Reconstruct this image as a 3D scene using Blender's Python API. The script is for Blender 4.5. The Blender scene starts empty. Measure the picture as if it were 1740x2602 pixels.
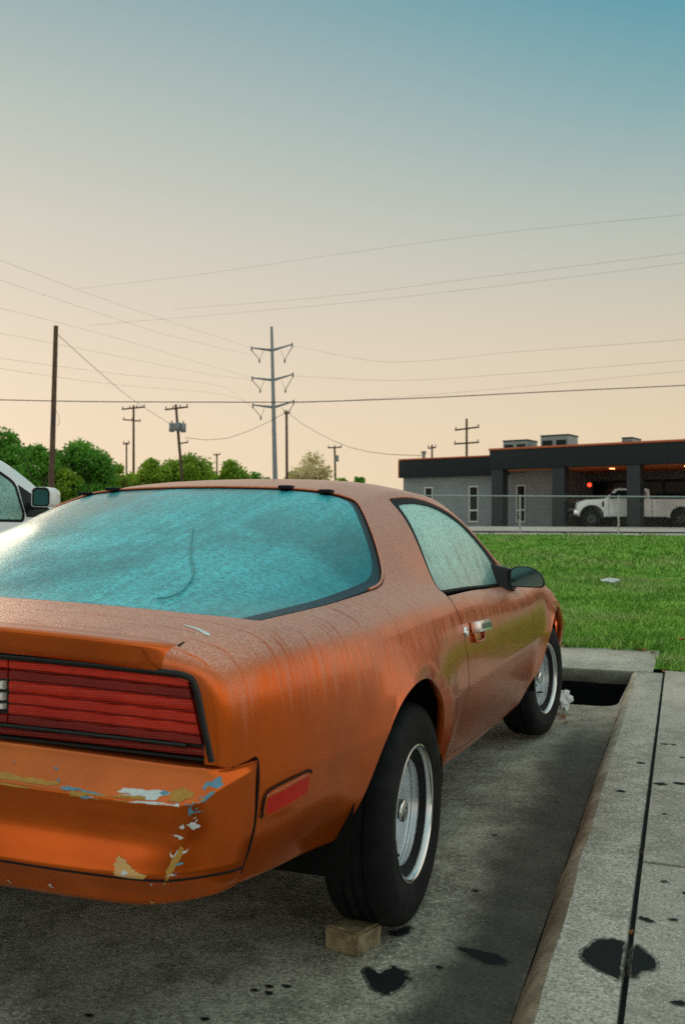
import bpy, bmesh, math, random
import numpy as np
from mathutils import Vector, Matrix
from mathutils.geometry import delaunay_2d_cdt
from mathutils.bvhtree import BVHTree
rng=np.random.default_rng(7); random.seed(7)
SC=bpy.context.scene; COL=SC.collection
rad=math.radians
# ------------------------------------------------------------------ camera
CP=np.array([1.5920,-2.5443,1.1052]); YAW,PIT,ROL,FPX=rad(20.4526),rad(.9680),rad(.2711),2427.37
def cam_axes():
    cy,sy=math.cos(YAW),math.sin(YAW)
    f=np.array([-sy*math.cos(PIT),cy*math.cos(PIT),math.sin(PIT)]); r=np.array([cy,sy,0]); u=np.cross(r,f)
    c,s=math.cos(ROL),math.sin(ROL)
    return c*r+s*u,-s*r+c*u,f
AX=cam_axes()
cd=bpy.data.cameras.new('camera'); cam=bpy.data.objects.new('camera',cd); COL.objects.link(cam); SC.camera=cam
cd.sensor_fit='VERTICAL'; cd.sensor_height=36; cd.lens=36*FPX/2602; cd.clip_start=.05; cd.clip_end=4000
cam.matrix_world=Matrix(((AX[0][0],AX[1][0],-AX[2][0],CP[0]),(AX[0][1],AX[1][1],-AX[2][1],CP[1]),(AX[0][2],AX[1][2],-AX[2][2],CP[2]),(0,0,0,1)))
cd.dof.use_dof=True; cd.dof.focus_distance=3.0; cd.dof.aperture_fstop=7.0
# ------------------------------------------------------------------ sky, sun, exposure
world=bpy.data.worlds.new('World'); SC.world=world; world.use_nodes=True
SUN_AZ=rad(62); SUN_EL=rad(11)       # azimuth measured to the left of +Y
SUND=Vector((-math.sin(SUN_AZ)*math.cos(SUN_EL),math.cos(SUN_AZ)*math.cos(SUN_EL),math.sin(SUN_EL)))
def build_sky():
    nt=world.node_tree; N=nt.nodes; L=nt.links; N.clear()
    out=N.new('ShaderNodeOutputWorld'); bg=N.new('ShaderNodeBackground'); bg.inputs['Strength'].default_value=SKY_STRENGTH
    tc=N.new('ShaderNodeTexCoord'); sep=N.new('ShaderNodeSeparateXYZ'); L.new(tc.outputs['Generated'],sep.inputs[0])
    def ramp(stops):
        r=N.new('ShaderNodeValToRGB'); e=r.color_ramp.elements
        while len(e)>1: e.remove(e[-1])
        for i,(p,c) in enumerate(stops):
            q=e[0] if i==0 else e.new(p)
            q.position=p; q.color=(*c,1)
        r.color_ramp.interpolation='EASE' if False else 'LINEAR'
        L.new(sep.outputs['Z'],r.inputs[0]); return r
    a=ramp(SKY_SUNSIDE); b=ramp(SKY_AWAY)
    cmb=N.new('ShaderNodeCombineXYZ'); L.new(sep.outputs['X'],cmb.inputs[0]); L.new(sep.outputs['Y'],cmb.inputs[1])
    nrm=N.new('ShaderNodeVectorMath'); nrm.operation='NORMALIZE'; L.new(cmb.outputs[0],nrm.inputs[0])
    dot=N.new('ShaderNodeVectorMath'); dot.operation='DOT_PRODUCT'; L.new(nrm.outputs[0],dot.inputs[0])
    dot.inputs[1].default_value=(-math.sin(SUN_AZ),math.cos(SUN_AZ),0)
    mr=N.new('ShaderNodeMapRange'); mr.interpolation_type='SMOOTHSTEP'; L.new(dot.outputs['Value'],mr.inputs[0])
    mr.inputs[1].default_value=.30; mr.inputs[2].default_value=1.0
    mx=N.new('ShaderNodeMix'); mx.data_type='RGBA'; L.new(mr.outputs[0],mx.inputs['Factor']); L.new(b.outputs[0],mx.inputs['A']); L.new(a.outputs[0],mx.inputs['B'])
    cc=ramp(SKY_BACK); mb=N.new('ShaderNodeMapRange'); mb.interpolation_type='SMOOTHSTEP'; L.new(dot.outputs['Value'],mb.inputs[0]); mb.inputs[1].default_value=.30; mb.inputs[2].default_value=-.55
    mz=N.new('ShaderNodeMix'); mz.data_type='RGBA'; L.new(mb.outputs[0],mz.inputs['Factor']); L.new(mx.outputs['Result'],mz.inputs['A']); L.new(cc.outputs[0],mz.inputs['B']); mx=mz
    sk=N.new('ShaderNodeTexSky'); sk.sky_type='NISHITA'; sk.sun_disc=False; sk.sun_elevation=SUN_EL; sk.sun_rotation=-SUN_AZ; sk.dust_density=3
    m2=N.new('ShaderNodeMix'); m2.data_type='RGBA'; m2.blend_type='ADD'; m2.inputs['Factor'].default_value=NISHITA_PART
    L.new(mx.outputs['Result'],m2.inputs['A']); L.new(sk.outputs[0],m2.inputs['B'])
    L.new(m2.outputs['Result'],bg.inputs['Color']); L.new(bg.outputs[0],out.inputs[0])
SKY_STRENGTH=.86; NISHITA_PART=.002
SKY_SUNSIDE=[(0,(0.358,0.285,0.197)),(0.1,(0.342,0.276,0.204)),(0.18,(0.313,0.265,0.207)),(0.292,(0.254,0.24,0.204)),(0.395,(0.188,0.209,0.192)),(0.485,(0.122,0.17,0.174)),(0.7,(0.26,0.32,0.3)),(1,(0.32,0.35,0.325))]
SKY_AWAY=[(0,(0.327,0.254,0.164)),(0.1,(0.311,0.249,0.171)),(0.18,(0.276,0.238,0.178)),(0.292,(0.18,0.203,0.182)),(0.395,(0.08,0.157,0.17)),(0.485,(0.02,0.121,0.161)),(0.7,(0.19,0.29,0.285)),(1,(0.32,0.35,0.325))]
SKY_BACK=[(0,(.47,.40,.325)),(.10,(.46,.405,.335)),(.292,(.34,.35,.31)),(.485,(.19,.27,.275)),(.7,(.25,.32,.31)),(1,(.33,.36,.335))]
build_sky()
sl=bpy.data.lights.new('sun','SUN'); sun=bpy.data.objects.new('sun',sl); COL.objects.link(sun)
sl.energy=.6; sl.angle=rad(40); sl.color=(1,.80,.58); sun.rotation_euler=SUND.to_track_quat('Z','Y').to_euler(); sun.location=(-30,20,20)
SC.view_settings.view_transform='Standard'; SC.view_settings.look='None'; SC.view_settings.exposure=1.50; SC.view_settings.gamma=1; SC.view_settings.use_curve_mapping=False
SC.cycles.use_denoising=False; SC.cycles.max_bounces=8; SC.cycles.transparent_max_bounces=16; SC.cycles.sample_clamp_indirect=6
def at(x,y,d):
    """the point d metres ahead of the camera that the photograph shows at (x,y)"""
    q=AX[2]+(x-870)/FPX*AX[0]-(y-1301)/FPX*AX[1]
    return CP+q*d
def bgp(l,d,z=0):
    """ground coordinates turned with the street behind the lot: l metres to the right, d metres ahead"""
    return np.array([CP[0]+l*math.cos(YAW)-d*math.sin(YAW),CP[1]+l*math.sin(YAW)+d*math.cos(YAW),z])
# ------------------------------------------------------------------ objects
def tag(o,label=None,cat=None,group=None,kind=None):
    if label: o['label']=label
    if cat: o['category']=cat
    if group: o['group']=group
    if kind: o['kind']=kind
    return o
def empty(name,loc,label,cat,group=None,rz=0):
    o=bpy.data.objects.new(name,None); COL.objects.link(o); o.location=loc; o.rotation_euler=(0,0,rz); o.empty_display_size=.2
    return tag(o,label,cat,group)
def root_offset(o):
    p=Vector((0,0,0))
    while o is not None: p+=o.location; o=o.parent
    return p
def link(name,me,mat,parent=None,world_coords=True):
    o=bpy.data.objects.new(name,me); COL.objects.link(o)
    for m in (mat if isinstance(mat,(list,tuple)) else [mat]):
        if m is not None: me.materials.append(m)
    if parent is not None:
        o.parent=parent
        if world_coords: o.location=-root_offset(parent)
    return o
class MB:
    def __init__(s): s.v=[]; s.f=[]; s.m=[]; s.sm=[]; s.n=0
    def add(s,v,f,m=0,smooth=False):
        v=np.asarray(v,float).reshape(-1,3); s.v.append(v)
        for q in f: s.f.append([int(i)+s.n for i in q]); s.m.append(m); s.sm.append(smooth)
        s.n+=len(v); return s
    def box(s,c,size,rz=0,m=0,ax=None):
        c=np.asarray(c,float); h=np.asarray(size,float)/2
        q=np.array([[x,y,z] for x in(-1,1) for y in(-1,1) for z in(-1,1)],float)*h
        if ax is not None: q=q@np.asarray(ax)
        elif rz:
            a=np.array([[math.cos(rz),math.sin(rz),0],[-math.sin(rz),math.cos(rz),0],[0,0,1]]); q=q@a
        return s.add(q+c,[(0,1,3,2),(4,6,7,5),(0,4,5,1),(2,3,7,6),(0,2,6,4),(1,5,7,3)],m)
    def tube(s,pts,r,n=8,m=0,cap=True,smooth=True):
        pts=np.asarray(pts,float); k=len(pts); r=np.broadcast_to(np.asarray(r,float),(k,))
        t=np.gradient(pts,axis=0); t/=np.linalg.norm(t,axis=1,keepdims=True)+1e-12
        ref=np.array([0,0,1.]) if abs(t[0][2])<.9 else np.array([1.,0,0])
        V=[]
        for i in range(k):
            a=np.cross(t[i],ref); a/=np.linalg.norm(a)+1e-12; ref=np.cross(a,t[i]); b=ref
            for j in range(n):
                w=2*math.pi*j/n; V.append(pts[i]+r[i]*(math.cos(w)*a+math.sin(w)*b))
        F=[(i*n+j,i*n+(j+1)%n,(i+1)*n+(j+1)%n,(i+1)*n+j) for i in range(k-1) for j in range(n)]
        s.add(V,F,m,smooth)
        if cap: s.add(V[:n],[tuple(range(n))[::-1]],m); s.add(V[-n:],[tuple(range(n))],m)
        return s
    def lathe(s,prof,n=48,m=0,smooth=True,M=None,close=False):
        """prof: (radius, axial) pairs; axis = local X"""
        V=[]; k=len(prof)
        for r,a in prof:
            for j in range(n):
                w=2*math.pi*j/n; V.append((a,r*math.cos(w),r*math.sin(w)))
        V=np.array(V)
        if M is not None: V=V@np.asarray(M)[:3,:3].T+np.asarray(M)[:3,3]
        F=[(i*n+j,i*n+(j+1)%n,(i+1)*n+(j+1)%n,(i+1)*n+j) for i in range(k-1) for j in range(n)]
        return s.add(V,F,m,smooth)
    def prism(s,poly,z0,z1,m=0):
        n=len(poly); V=[(x,y,z0) for x,y in poly]+[(x,y,z1) for x,y in poly]
        return s.add(V,[tuple(range(n))[::-1],tuple(range(n,2*n))]+[(i,(i+1)%n,(i+1)%n+n,i+n) for i in range(n)],m)
    def mesh(s,name,bevel=0,seg=2):
        me=bpy.data.meshes.new(name); V=np.concatenate(s.v) if s.v else np.zeros((0,3))
        me.from_pydata(V.tolist(),[],s.f)
        me.polygons.foreach_set('material_index',s.m); me.polygons.foreach_set('use_smooth',s.sm); me.update()
        if bevel:
            bm=bmesh.new(); bm.from_mesh(me); bmesh.ops.remove_doubles(bm,verts=bm.verts,dist=1e-5)
            bmesh.ops.recalc_face_normals(bm,faces=bm.faces)
            bmesh.ops.bevel(bm,geom=[e for e in bm.edges if len(e.link_faces)==2 and e.calc_face_angle(0)>.5],offset=bevel,segments=seg,profile=.6,affect='EDGES',clamp_overlap=True)
            for f in bm.faces: f.smooth=True
            bm.to_mesh(me); bm.free(); me.set_sharp_from_angle(angle=rad(40))
        return me
    def build(s,name,mat,parent=None,bevel=0,seg=2,wc=True):
        return link(name,s.mesh(name,bevel,seg),mat,parent,wc)
def tri_mesh(name,V,F,smooth=False):
    """fast mesh from arrays; F is (n,3) or (n,4)"""
    V=np.asarray(V,np.float32); F=np.asarray(F,np.int32); me=bpy.data.meshes.new(name); k=F.shape[1]
    me.vertices.add(len(V)); me.vertices.foreach_set('co',V.ravel())
    me.loops.add(F.size); me.loops.foreach_set('vertex_index',F.ravel())
    me.polygons.add(len(F)); me.polygons.foreach_set('loop_start',np.arange(0,F.size,k,dtype=np.int32))
    if smooth: me.polygons.foreach_set('use_smooth',np.ones(len(F),bool))
    me.update(calc_edges=True); me.validate(); return me
# ------------------------------------------------------------------ materials
class NT:
    def __init__(s,name):
        s.mat=bpy.data.materials.new(name); s.mat.use_nodes=True; s.nt=s.mat.node_tree; s.N=s.nt.nodes; s.L=s.nt.links; s.N.clear()
        s.out=s.N.new('ShaderNodeOutputMaterial'); s.b=s.N.new('ShaderNodeBsdfPrincipled'); s.L.new(s.b.outputs[0],s.out.inputs['Surface'])
        s.tc=s.N.new('ShaderNodeTexCoord')
    def put(s,node,i,v):
        if v is None: return
        if isinstance(v,(int,float)): node.inputs[i].default_value=v
        elif isinstance(v,(tuple,list)): node.inputs[i].default_value=(*v,1) if len(v)==3 and node.inputs[i].type=='RGBA' else v
        else: s.L.new(v,node.inputs[i])
    def set(s,**kw):
        for k,v in kw.items(): s.put(s.b,{'col':'Base Color','rough':'Roughness','metal':'Metallic','spec':'Specular IOR Level','coat':'Coat Weight','coatr':'Coat Roughness','norm':'Normal','trans':'Transmission Weight','alpha':'Alpha','em':'Emission Color','ems':'Emission Strength','ior':'IOR','sheen':'Sheen Weight'}[k],v)
        return s
    def co(s,scale=(1,1,1),loc=(0,0,0),rot=(0,0,0),src='Object'):
        m=s.N.new('ShaderNodeMapping'); s.L.new(s.tc.outputs[src],m.inputs[0]); m.inputs['Scale'].default_value=scale; m.inputs['Location'].default_value=loc; m.inputs['Rotation'].default_value=rot; return m.outputs[0]
    def noise(s,sc=5,det=3,ro=.5,co=None,dist=0):
        n=s.N.new('ShaderNodeTexNoise'); n.inputs['Scale'].default_value=sc; n.inputs['Detail'].default_value=det; n.inputs['Roughness'].default_value=ro; n.inputs['Distortion'].default_value=dist
        s.L.new(co if co is not None else s.tc.outputs['Object'],n.inputs['Vector']); return n.outputs['Fac']
    def voro(s,sc=5,co=None,feat='F1',rnd=1,out='Distance'):
        n=s.N.new('ShaderNodeTexVoronoi'); n.feature=feat; n.inputs['Scale'].default_value=sc; n.inputs['Randomness'].default_value=rnd
        s.L.new(co if co is not None else s.tc.outputs['Object'],n.inputs['Vector']); return n.outputs[out]
    def ramp(s,f,a,b,va=0,vb=1,smooth=True):
        n=s.N.new('ShaderNodeMapRange'); n.interpolation_type='SMOOTHSTEP' if smooth else 'LINEAR'
        s.put(n,0,f); 
        for i,x in ((1,a),(2,b),(3,va),(4,vb)): s.put(n,i,x)
        return n.outputs[0]
    def math(s,op,a,b=None,c=None):
        n=s.N.new('ShaderNodeMath'); n.operation=op; s.put(n,0,a); s.put(n,1,b); s.put(n,2,c); return n.outputs[0]
    def mix(s,f,a,b,mode='MIX'):
        n=s.N.new('ShaderNodeMix'); n.data_type='RGBA'; n.blend_type=mode; s.put(n,'Factor',f)
        for i,v in ((6,a),(7,b)): s.put(n,i,v)
        return n.outputs[2]
    def bump(s,h,st=.3,d=.01,nrm=None):
        n=s.N.new('ShaderNodeBump'); n.inputs['Strength'].default_value=st; n.inputs['Distance'].default_value=d; s.put(n,'Height',h)
        if nrm is not None: s.L.new(nrm,n.inputs['Normal'])
        return n.outputs[0]
    def sep(s,v):
        n=s.N.new('ShaderNodeSeparateXYZ'); s.L.new(v,n.inputs[0]); return n.outputs
    def geo(s,o):
        n=s.N.new('ShaderNodeNewGeometry'); return n.outputs[o]
    def obj_random(s):
        n=s.N.new('ShaderNodeObjectInfo'); return n.outputs['Random']
def simple(name,col,rough=.5,metal=0,var=.12,sc=30,bump=0,bsc=200,spec=.5,coat=0):
    t=NT(name); n=t.noise(sc,4,.6)
    lo=tuple(c*(1-var) for c in col); hi=tuple(min(1,c*(1+var)) for c in col)
    t.set(col=t.mix(n,lo,hi),rough=t.ramp(n,.2,.8,max(.02,rough-.08),min(1,rough+.08),False),metal=metal,spec=spec,coat=coat)
    if bump: t.set(norm=t.bump(t.noise(bsc,2),bump,.003))
    return t.mat
def pchip(xk,yk,x):
    xk=np.asarray(xk,float); yk=np.asarray(yk,float); x=np.asarray(x,float)
    h=np.diff(xk); d=np.diff(yk)/h
    m=np.zeros_like(yk)
    for i in range(1,len(xk)-1):
        if d[i-1]*d[i]>0:
            w1=2*h[i]+h[i-1]; w2=h[i]+2*h[i-1]; m[i]=(w1+w2)/(w1/d[i-1]+w2/d[i])
    m[0]=d[0]; m[-1]=d[-1]
    i=np.clip(np.searchsorted(xk,x)-1,0,len(xk)-2); t=(x-xk[i])/h[i]
    return (yk[i]*(1+2*t)*(1-t)**2+m[i]*h[i]*t*(1-t)**2+yk[i+1]*t*t*(3-2*t)-m[i+1]*h[i]*t*t*(1-t))
class Surf:
    """tensor product cubic B-spline sheet; rows u (stations), columns v (round the section)"""
    def __init__(s,P,mirror_v0=False,mirror_u0=False,disp=None,soft=1):
        P=np.asarray(P,float)
        def pad(P):
            a=2*P[0]-P[1]; b=2*P[-1]-P[-2]
            if mirror_u0: a=P[1]*[-1,1,1]
            P=np.concatenate([a[None],P,b[None]],0)
            a=2*P[:,0]-P[:,1]
            if mirror_v0: a=P[:,1]*[-1,1,1]
            b=2*P[:,-1]-P[:,-2]
            return np.concatenate([a[:,None],P,b[:,None]],1)
        C=P.copy()
        for _ in range(soft):
            Q=pad(C); E=(Q[1:-1,:-2]+4*Q[1:-1,1:-1]+Q[1:-1,2:])/6
            C=C+(P-E)
        s.C=pad(C); s.nu,s.nv=P.shape[:2]; s.disp=disp
    def raw(s,u,v):
        def bas(t,n):
            i=np.clip(np.floor(t).astype(int),0,n-2); f=t-i
            return i,[(1-f)**3/6,(3*f**3-6*f**2+4)/6,(-3*f**3+3*f**2+3*f+1)/6,f**3/6]
        u=np.clip(u,0,s.nu-1); v=np.clip(v,0,s.nv-1)
        i,bu=bas(u,s.nu); j,bv=bas(v,s.nv)
        out=0
        for a in range(4):
            for b in range(4): out=out+(bu[a]*bv[b])[...,None]*s.C[i+a,j+b]
        return out
    def P(s,u,v):
        u=np.asarray(u,float); v=np.asarray(v,float); p=s.raw(u,v)
        return s.disp(p) if s.disp else p
    def N(s,u,v,e=.03):
        u=np.clip(np.asarray(u,float),0,s.nu-1); v=np.clip(np.asarray(v,float),0,s.nv-1)
        du=s.P(np.minimum(u+e,s.nu-1),v)-s.P(np.maximum(u-e,0),v)
        vlo=np.maximum(v-e,0); dv=s.P(u,np.minimum(v+e,s.nv-1))-s.P(u,vlo)
        n=np.cross(dv,du); return n/(np.linalg.norm(n,axis=-1,keepdims=True)+1e-12)
    def solve(s,k1,t1,k2,t2,u0,u1,v0,v1,it=60):
        """u,v with coordinate k1 (monotone in u) = t1, k2 (monotone in v) = t2"""
        t1=np.asarray(t1,float); t2=np.asarray(t2,float)
        u=np.full(t1.shape,(u0+u1)/2.); v=np.full(t1.shape,(v0+v1)/2.)
        for rep in range(4):
            for (which,k,t,lo,hi) in ((0,k1,t1,u0,u1),(1,k2,t2,v0,v1)):
                a=np.full(t.shape,float(lo)); b=np.full(t.shape,float(hi))
                f=lambda w: (s.P(w,v) if which==0 else s.P(u,w))[...,k]-t
                sa=np.sign(f(b)-f(a)); sa[sa==0]=1
                for _ in range(30):
                    m=(a+b)/2; hi_=(f(m)*sa)>0
                    b=np.where(hi_,m,b); a=np.where(hi_,a,m)
                if which==0: u=(a+b)/2
                else: v=(a+b)/2
        return u,v
# ---------------- coupe body ------------------
TAB={ # y: 15 (x,z)
-.93:[(0,.915),(.30,.910),(.50,.901),(.60,.893),(.655,.886),(.695,.879),(.72,.871),(.75,.857),(.775,.825),(.787,.775),(.792,.70),(.792,.62),(.785,.52),(.755,.43),(.70,.41)],
-.80:[(0,.942),(.30,.936),(.50,.928),(.61,.920),(.67,.914),(.715,.907),(.75,.899),(.785,.883),(.812,.85),(.828,.79),(.836,.71),(.838,.62),(.825,.52),(.785,.42),(.73,.395)],
-.60:[(0,1.006),(.30,.994),(.48,.97),(.595,.948),(.665,.932),(.717,.919),(.762,.905),(.803,.889),(.838,.856),(.856,.79),(.866,.71),(.869,.62),(.853,.51),(.808,.41),(.75,.38)],
-.40:[(0,1.063),(.30,1.049),(.48,1.018),(.59,.983),(.66,.955),(.715,.932),(.768,.912),(.813,.895),(.852,.86),(.874,.79),(.885,.71),(.888,.62),(.870,.50),(.825,.39),(.765,.36)],
0:[(0,1.172),(.30,1.152),(.48,1.115),(.595,1.068),(.67,1.02),(.73,.97),(.785,.924),(.824,.902),(.859,.866),(.881,.79),(.890,.71),(.892,.61),(.872,.49),(.828,.37),(.768,.335)],
.35:[(0,1.251),(.28,1.243),(.44,1.226),(.568,1.19),(.655,1.125),(.725,1.037),(.791,.930),(.829,.902),(.864,.863),(.886,.79),(.894,.71),(.893,.60),(.864,.47),(.818,.345),(.755,.305)],
.80:[(0,1.292),(.28,1.286),(.45,1.271),(.572,1.240),(.655,1.163),(.725,1.06),(.797,.913),(.833,.886),(.866,.850),(.888,.78),(.896,.705),(.894,.595),(.860,.45),(.814,.322),(.75,.285)],
1.2:[(0,1.277),(.28,1.272),(.45,1.260),(.58,1.230),(.668,1.155),(.738,1.05),(.797,.888),(.833,.866),(.866,.834),(.889,.77),(.896,.70),(.893,.595),(.858,.445),(.812,.308),(.75,.27)],
1.5:[(0,1.140),(.30,1.135),(.50,1.121),(.682,1.088),(.722,1.042),(.763,.985),(.797,.870),(.832,.850),(.866,.822),(.889,.765),(.896,.70),(.893,.595),(.858,.445),(.812,.302),(.75,.265)],
1.75:[(0,.985),(.30,.98),(.55,.966),(.73,.944),(.757,.929),(.78,.916),(.798,.868),(.832,.850),(.865,.822),(.888,.765),(.896,.70),(.893,.595),(.858,.445),(.812,.300),(.75,.262)],
2.0:[(0,.912),(.30,.910),(.55,.900),(.69,.889),(.735,.884),(.770,.877),(.798,.866),(.832,.850),(.862,.822),(.884,.765),(.893,.70),(.891,.60),(.862,.45),(.815,.298),(.75,.26)],
2.565:[(0,.858),(.30,.856),(.52,.85),(.65,.846),(.71,.843),(.755,.838),(.787,.828),(.820,.812),(.848,.782),(.870,.732),(.882,.67),(.886,.59),(.862,.45),(.815,.298),(.75,.26)],
3.2:[(0,.765),(.28,.763),(.50,.757),(.62,.752),(.68,.748),(.725,.742),(.740,.731),(.770,.715),(.795,.688),(.815,.645),(.826,.60),(.83,.545),(.815,.44),(.775,.33),(.735,.295)],
3.6:[(0,.69),(.26,.688),(.45,.682),(.56,.677),(.62,.673),(.66,.667),(.693,.659),(.722,.645),(.746,.62),(.765,.585),(.775,.55),(.776,.505),(.762,.42),(.725,.33),(.67,.30)],
}
WHEEL_Z=.3147; ARCHES=((-.07,.392),(2.53,.385)); ARCH_Z=.325
def arch_disp(p):
    p=p.copy(); y=p[...,1]; z=p[...,2]
    side=np.clip((p[...,0]-.6)/.15,0,1)*np.clip((.83-z)/.12,0,1)
    for yc,R in ARCHES:
        d=np.hypot(y-yc,z-ARCH_Z)-R
        b=.007*np.exp(-(d/.022)**2)+.018*np.exp(-(np.maximum(d,0)/.10)**2)*np.exp(-(np.minimum(d,0)/.08)**2)
        p[...,0]+=b*side
    return p
def body_rows():
    ys=sorted(TAB); T=np.array([TAB[y] for y in ys])
    st=np.concatenate([np.arange(-.93,3.55,.1),[3.6]])
    rows=[]
    for y in st:
        r=np.zeros((15,3)); r[:,1]=y
        for c in range(15):
            r[c,0]=pchip(ys,T[:,c,0],y); r[c,2]=pchip(ys,T[:,c,1],y)
        rows.append(r)
    def inset(r,d,y):
        q=r.copy(); t=np.gradient(r[:,[0,2]],axis=0); t/=np.linalg.norm(t,axis=1,keepdims=True)+1e-9
        q[:,0]+=t[:,1]*d*np.clip(r[:,0]/.5,0,1); q[:,2]+=-t[:,0]*d*1.0
        q[:,1]=y; return q
    r0=rows[0]
    cap=[inset(r0,.055,-.968),inset(r0,.036,-.970),inset(r0,.018,-.966),inset(r0,.005,-.953)]
    r1=rows[-1]
    nose=[inset(r1,.02,3.68),inset(r1,.06,3.74),inset(r1,.13,3.77)]
    rows=cap+rows+nose
    R=np.array(rows)
    # rear of the car is bowed in plan
    k=np.clip((-.70-R[...,1])/.24,0,1); k=k*k*(3-2*k)
    R[...,1]-=k*.055*(1-np.clip(np.abs(R[...,0])/.78,0,1)**2)
    # split some columns for a tighter shoulder and crease
    cols=[]
    for c in range(15):
        if c==11:
            a,b=R[:,10],R[:,12]; m=R[:,11]
            cols+= [m+(a-m)*.25,m,m+(b-m)*.25]
        elif c==13:
            a,b=R[:,12],R[:,14]; m=R[:,13]
            cols+= [m+(a-m)*.22,m,m+(b-m)*.3]
        elif c==3:
            a,b=R[:,2],R[:,4]; m=R[:,3]
            cols+= [m+(a-m)*.3,m,m+(b-m)*.3]
        else: cols.append(R[:,c])
    return np.stack(cols,1)   # columns: 0 centre .. 21
NCAP=4
def body():
    return Surf(body_rows(),mirror_v0=True,disp=arch_disp)
def bumper(BODY):
    zs=[.667,.600,.540,.470,.437,.405,.395]
    y0=-.8895; w=[]
    for z in zs[:5]:
        u,v=BODY.solve(1,[y0],2,[z],0,BODY.nu-1,3.5,BODY.nv-1); w.append(BODY.P(u,v)[0])
    w=[q-[.002,0,0] for q in w]
    S=[[w[0],w[1]+[0,0,.048],w[2],w[3],w[4],[.757,y0,.419],[.69,y0,.408]],
     [(.790,-.925,.666),(.796,-.927,.640),(.789,-.925,.54),(.777,-.925,.473),(.766,-.925,.438),(.739,-.925,.411),(.66,-.915,.396)],
     [(.770,-.952,.665),(.770,-.964,.625),(.760,-.957,.54),(.739,-.967,.47),(.722,-.962,.440),(.69,-.945,.400),(.62,-.90,.39)],
     [(.748,-.966,.665),(.738,-1.006,.601),(.725,-.994,.537),(.694,-1.009,.466),(.672,-.998,.441),(.645,-.970,.393),(.58,-.9,.385)],
     [(.70,-.975,.667),(.690,-1.024,.600),(.675,-1.009,.538),(.632,-1.027,.466),(.60,-1.022,.447),(.58,-.99,.391),(.52,-.9,.385)],
     [(.55,-.99,.677),(.55,-1.041,.606),(.54,-1.026,.543),(.50,-1.045,.468),(.48,-1.039,.455),(.46,-1.0,.393),(.42,-.9,.387)],
     [(.30,-1.012,.690),(.30,-1.062,.618),(.30,-1.046,.555),(.28,-1.062,.476),(.27,-1.055,.464),(.26,-1.012,.398),(.24,-.9,.392)],
     [(0,-1.02,.695),(0,-1.073,.623),(0,-1.057,.56),(0,-1.07,.48),(0,-1.063,.468),(0,-1.018,.402),(0,-.9,.395)]]
    T=[(0,0),(0,.15),(0,.5),(0,.84),(1,0),(1,.16),(1,.5),(2,0),(2,.5),(2,.85),(3,0),(3,.5),(4,0),(4,.5),(5,0),(6,0)]
    R=[]
    for s in S:
        s=np.array([np.asarray(q,float) for q in s]); s[0]=s[0]-[0,0,.004]; r=[s[0]*[.965,1,1]+[0,.028,.004]]
        for a,t in T: r.append(s[a] if t==0 else s[a]*(1-t)+s[a+1]*t)
        R.append(r)
    return Surf(np.array(R[::-1]),mirror_u0=True)

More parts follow.
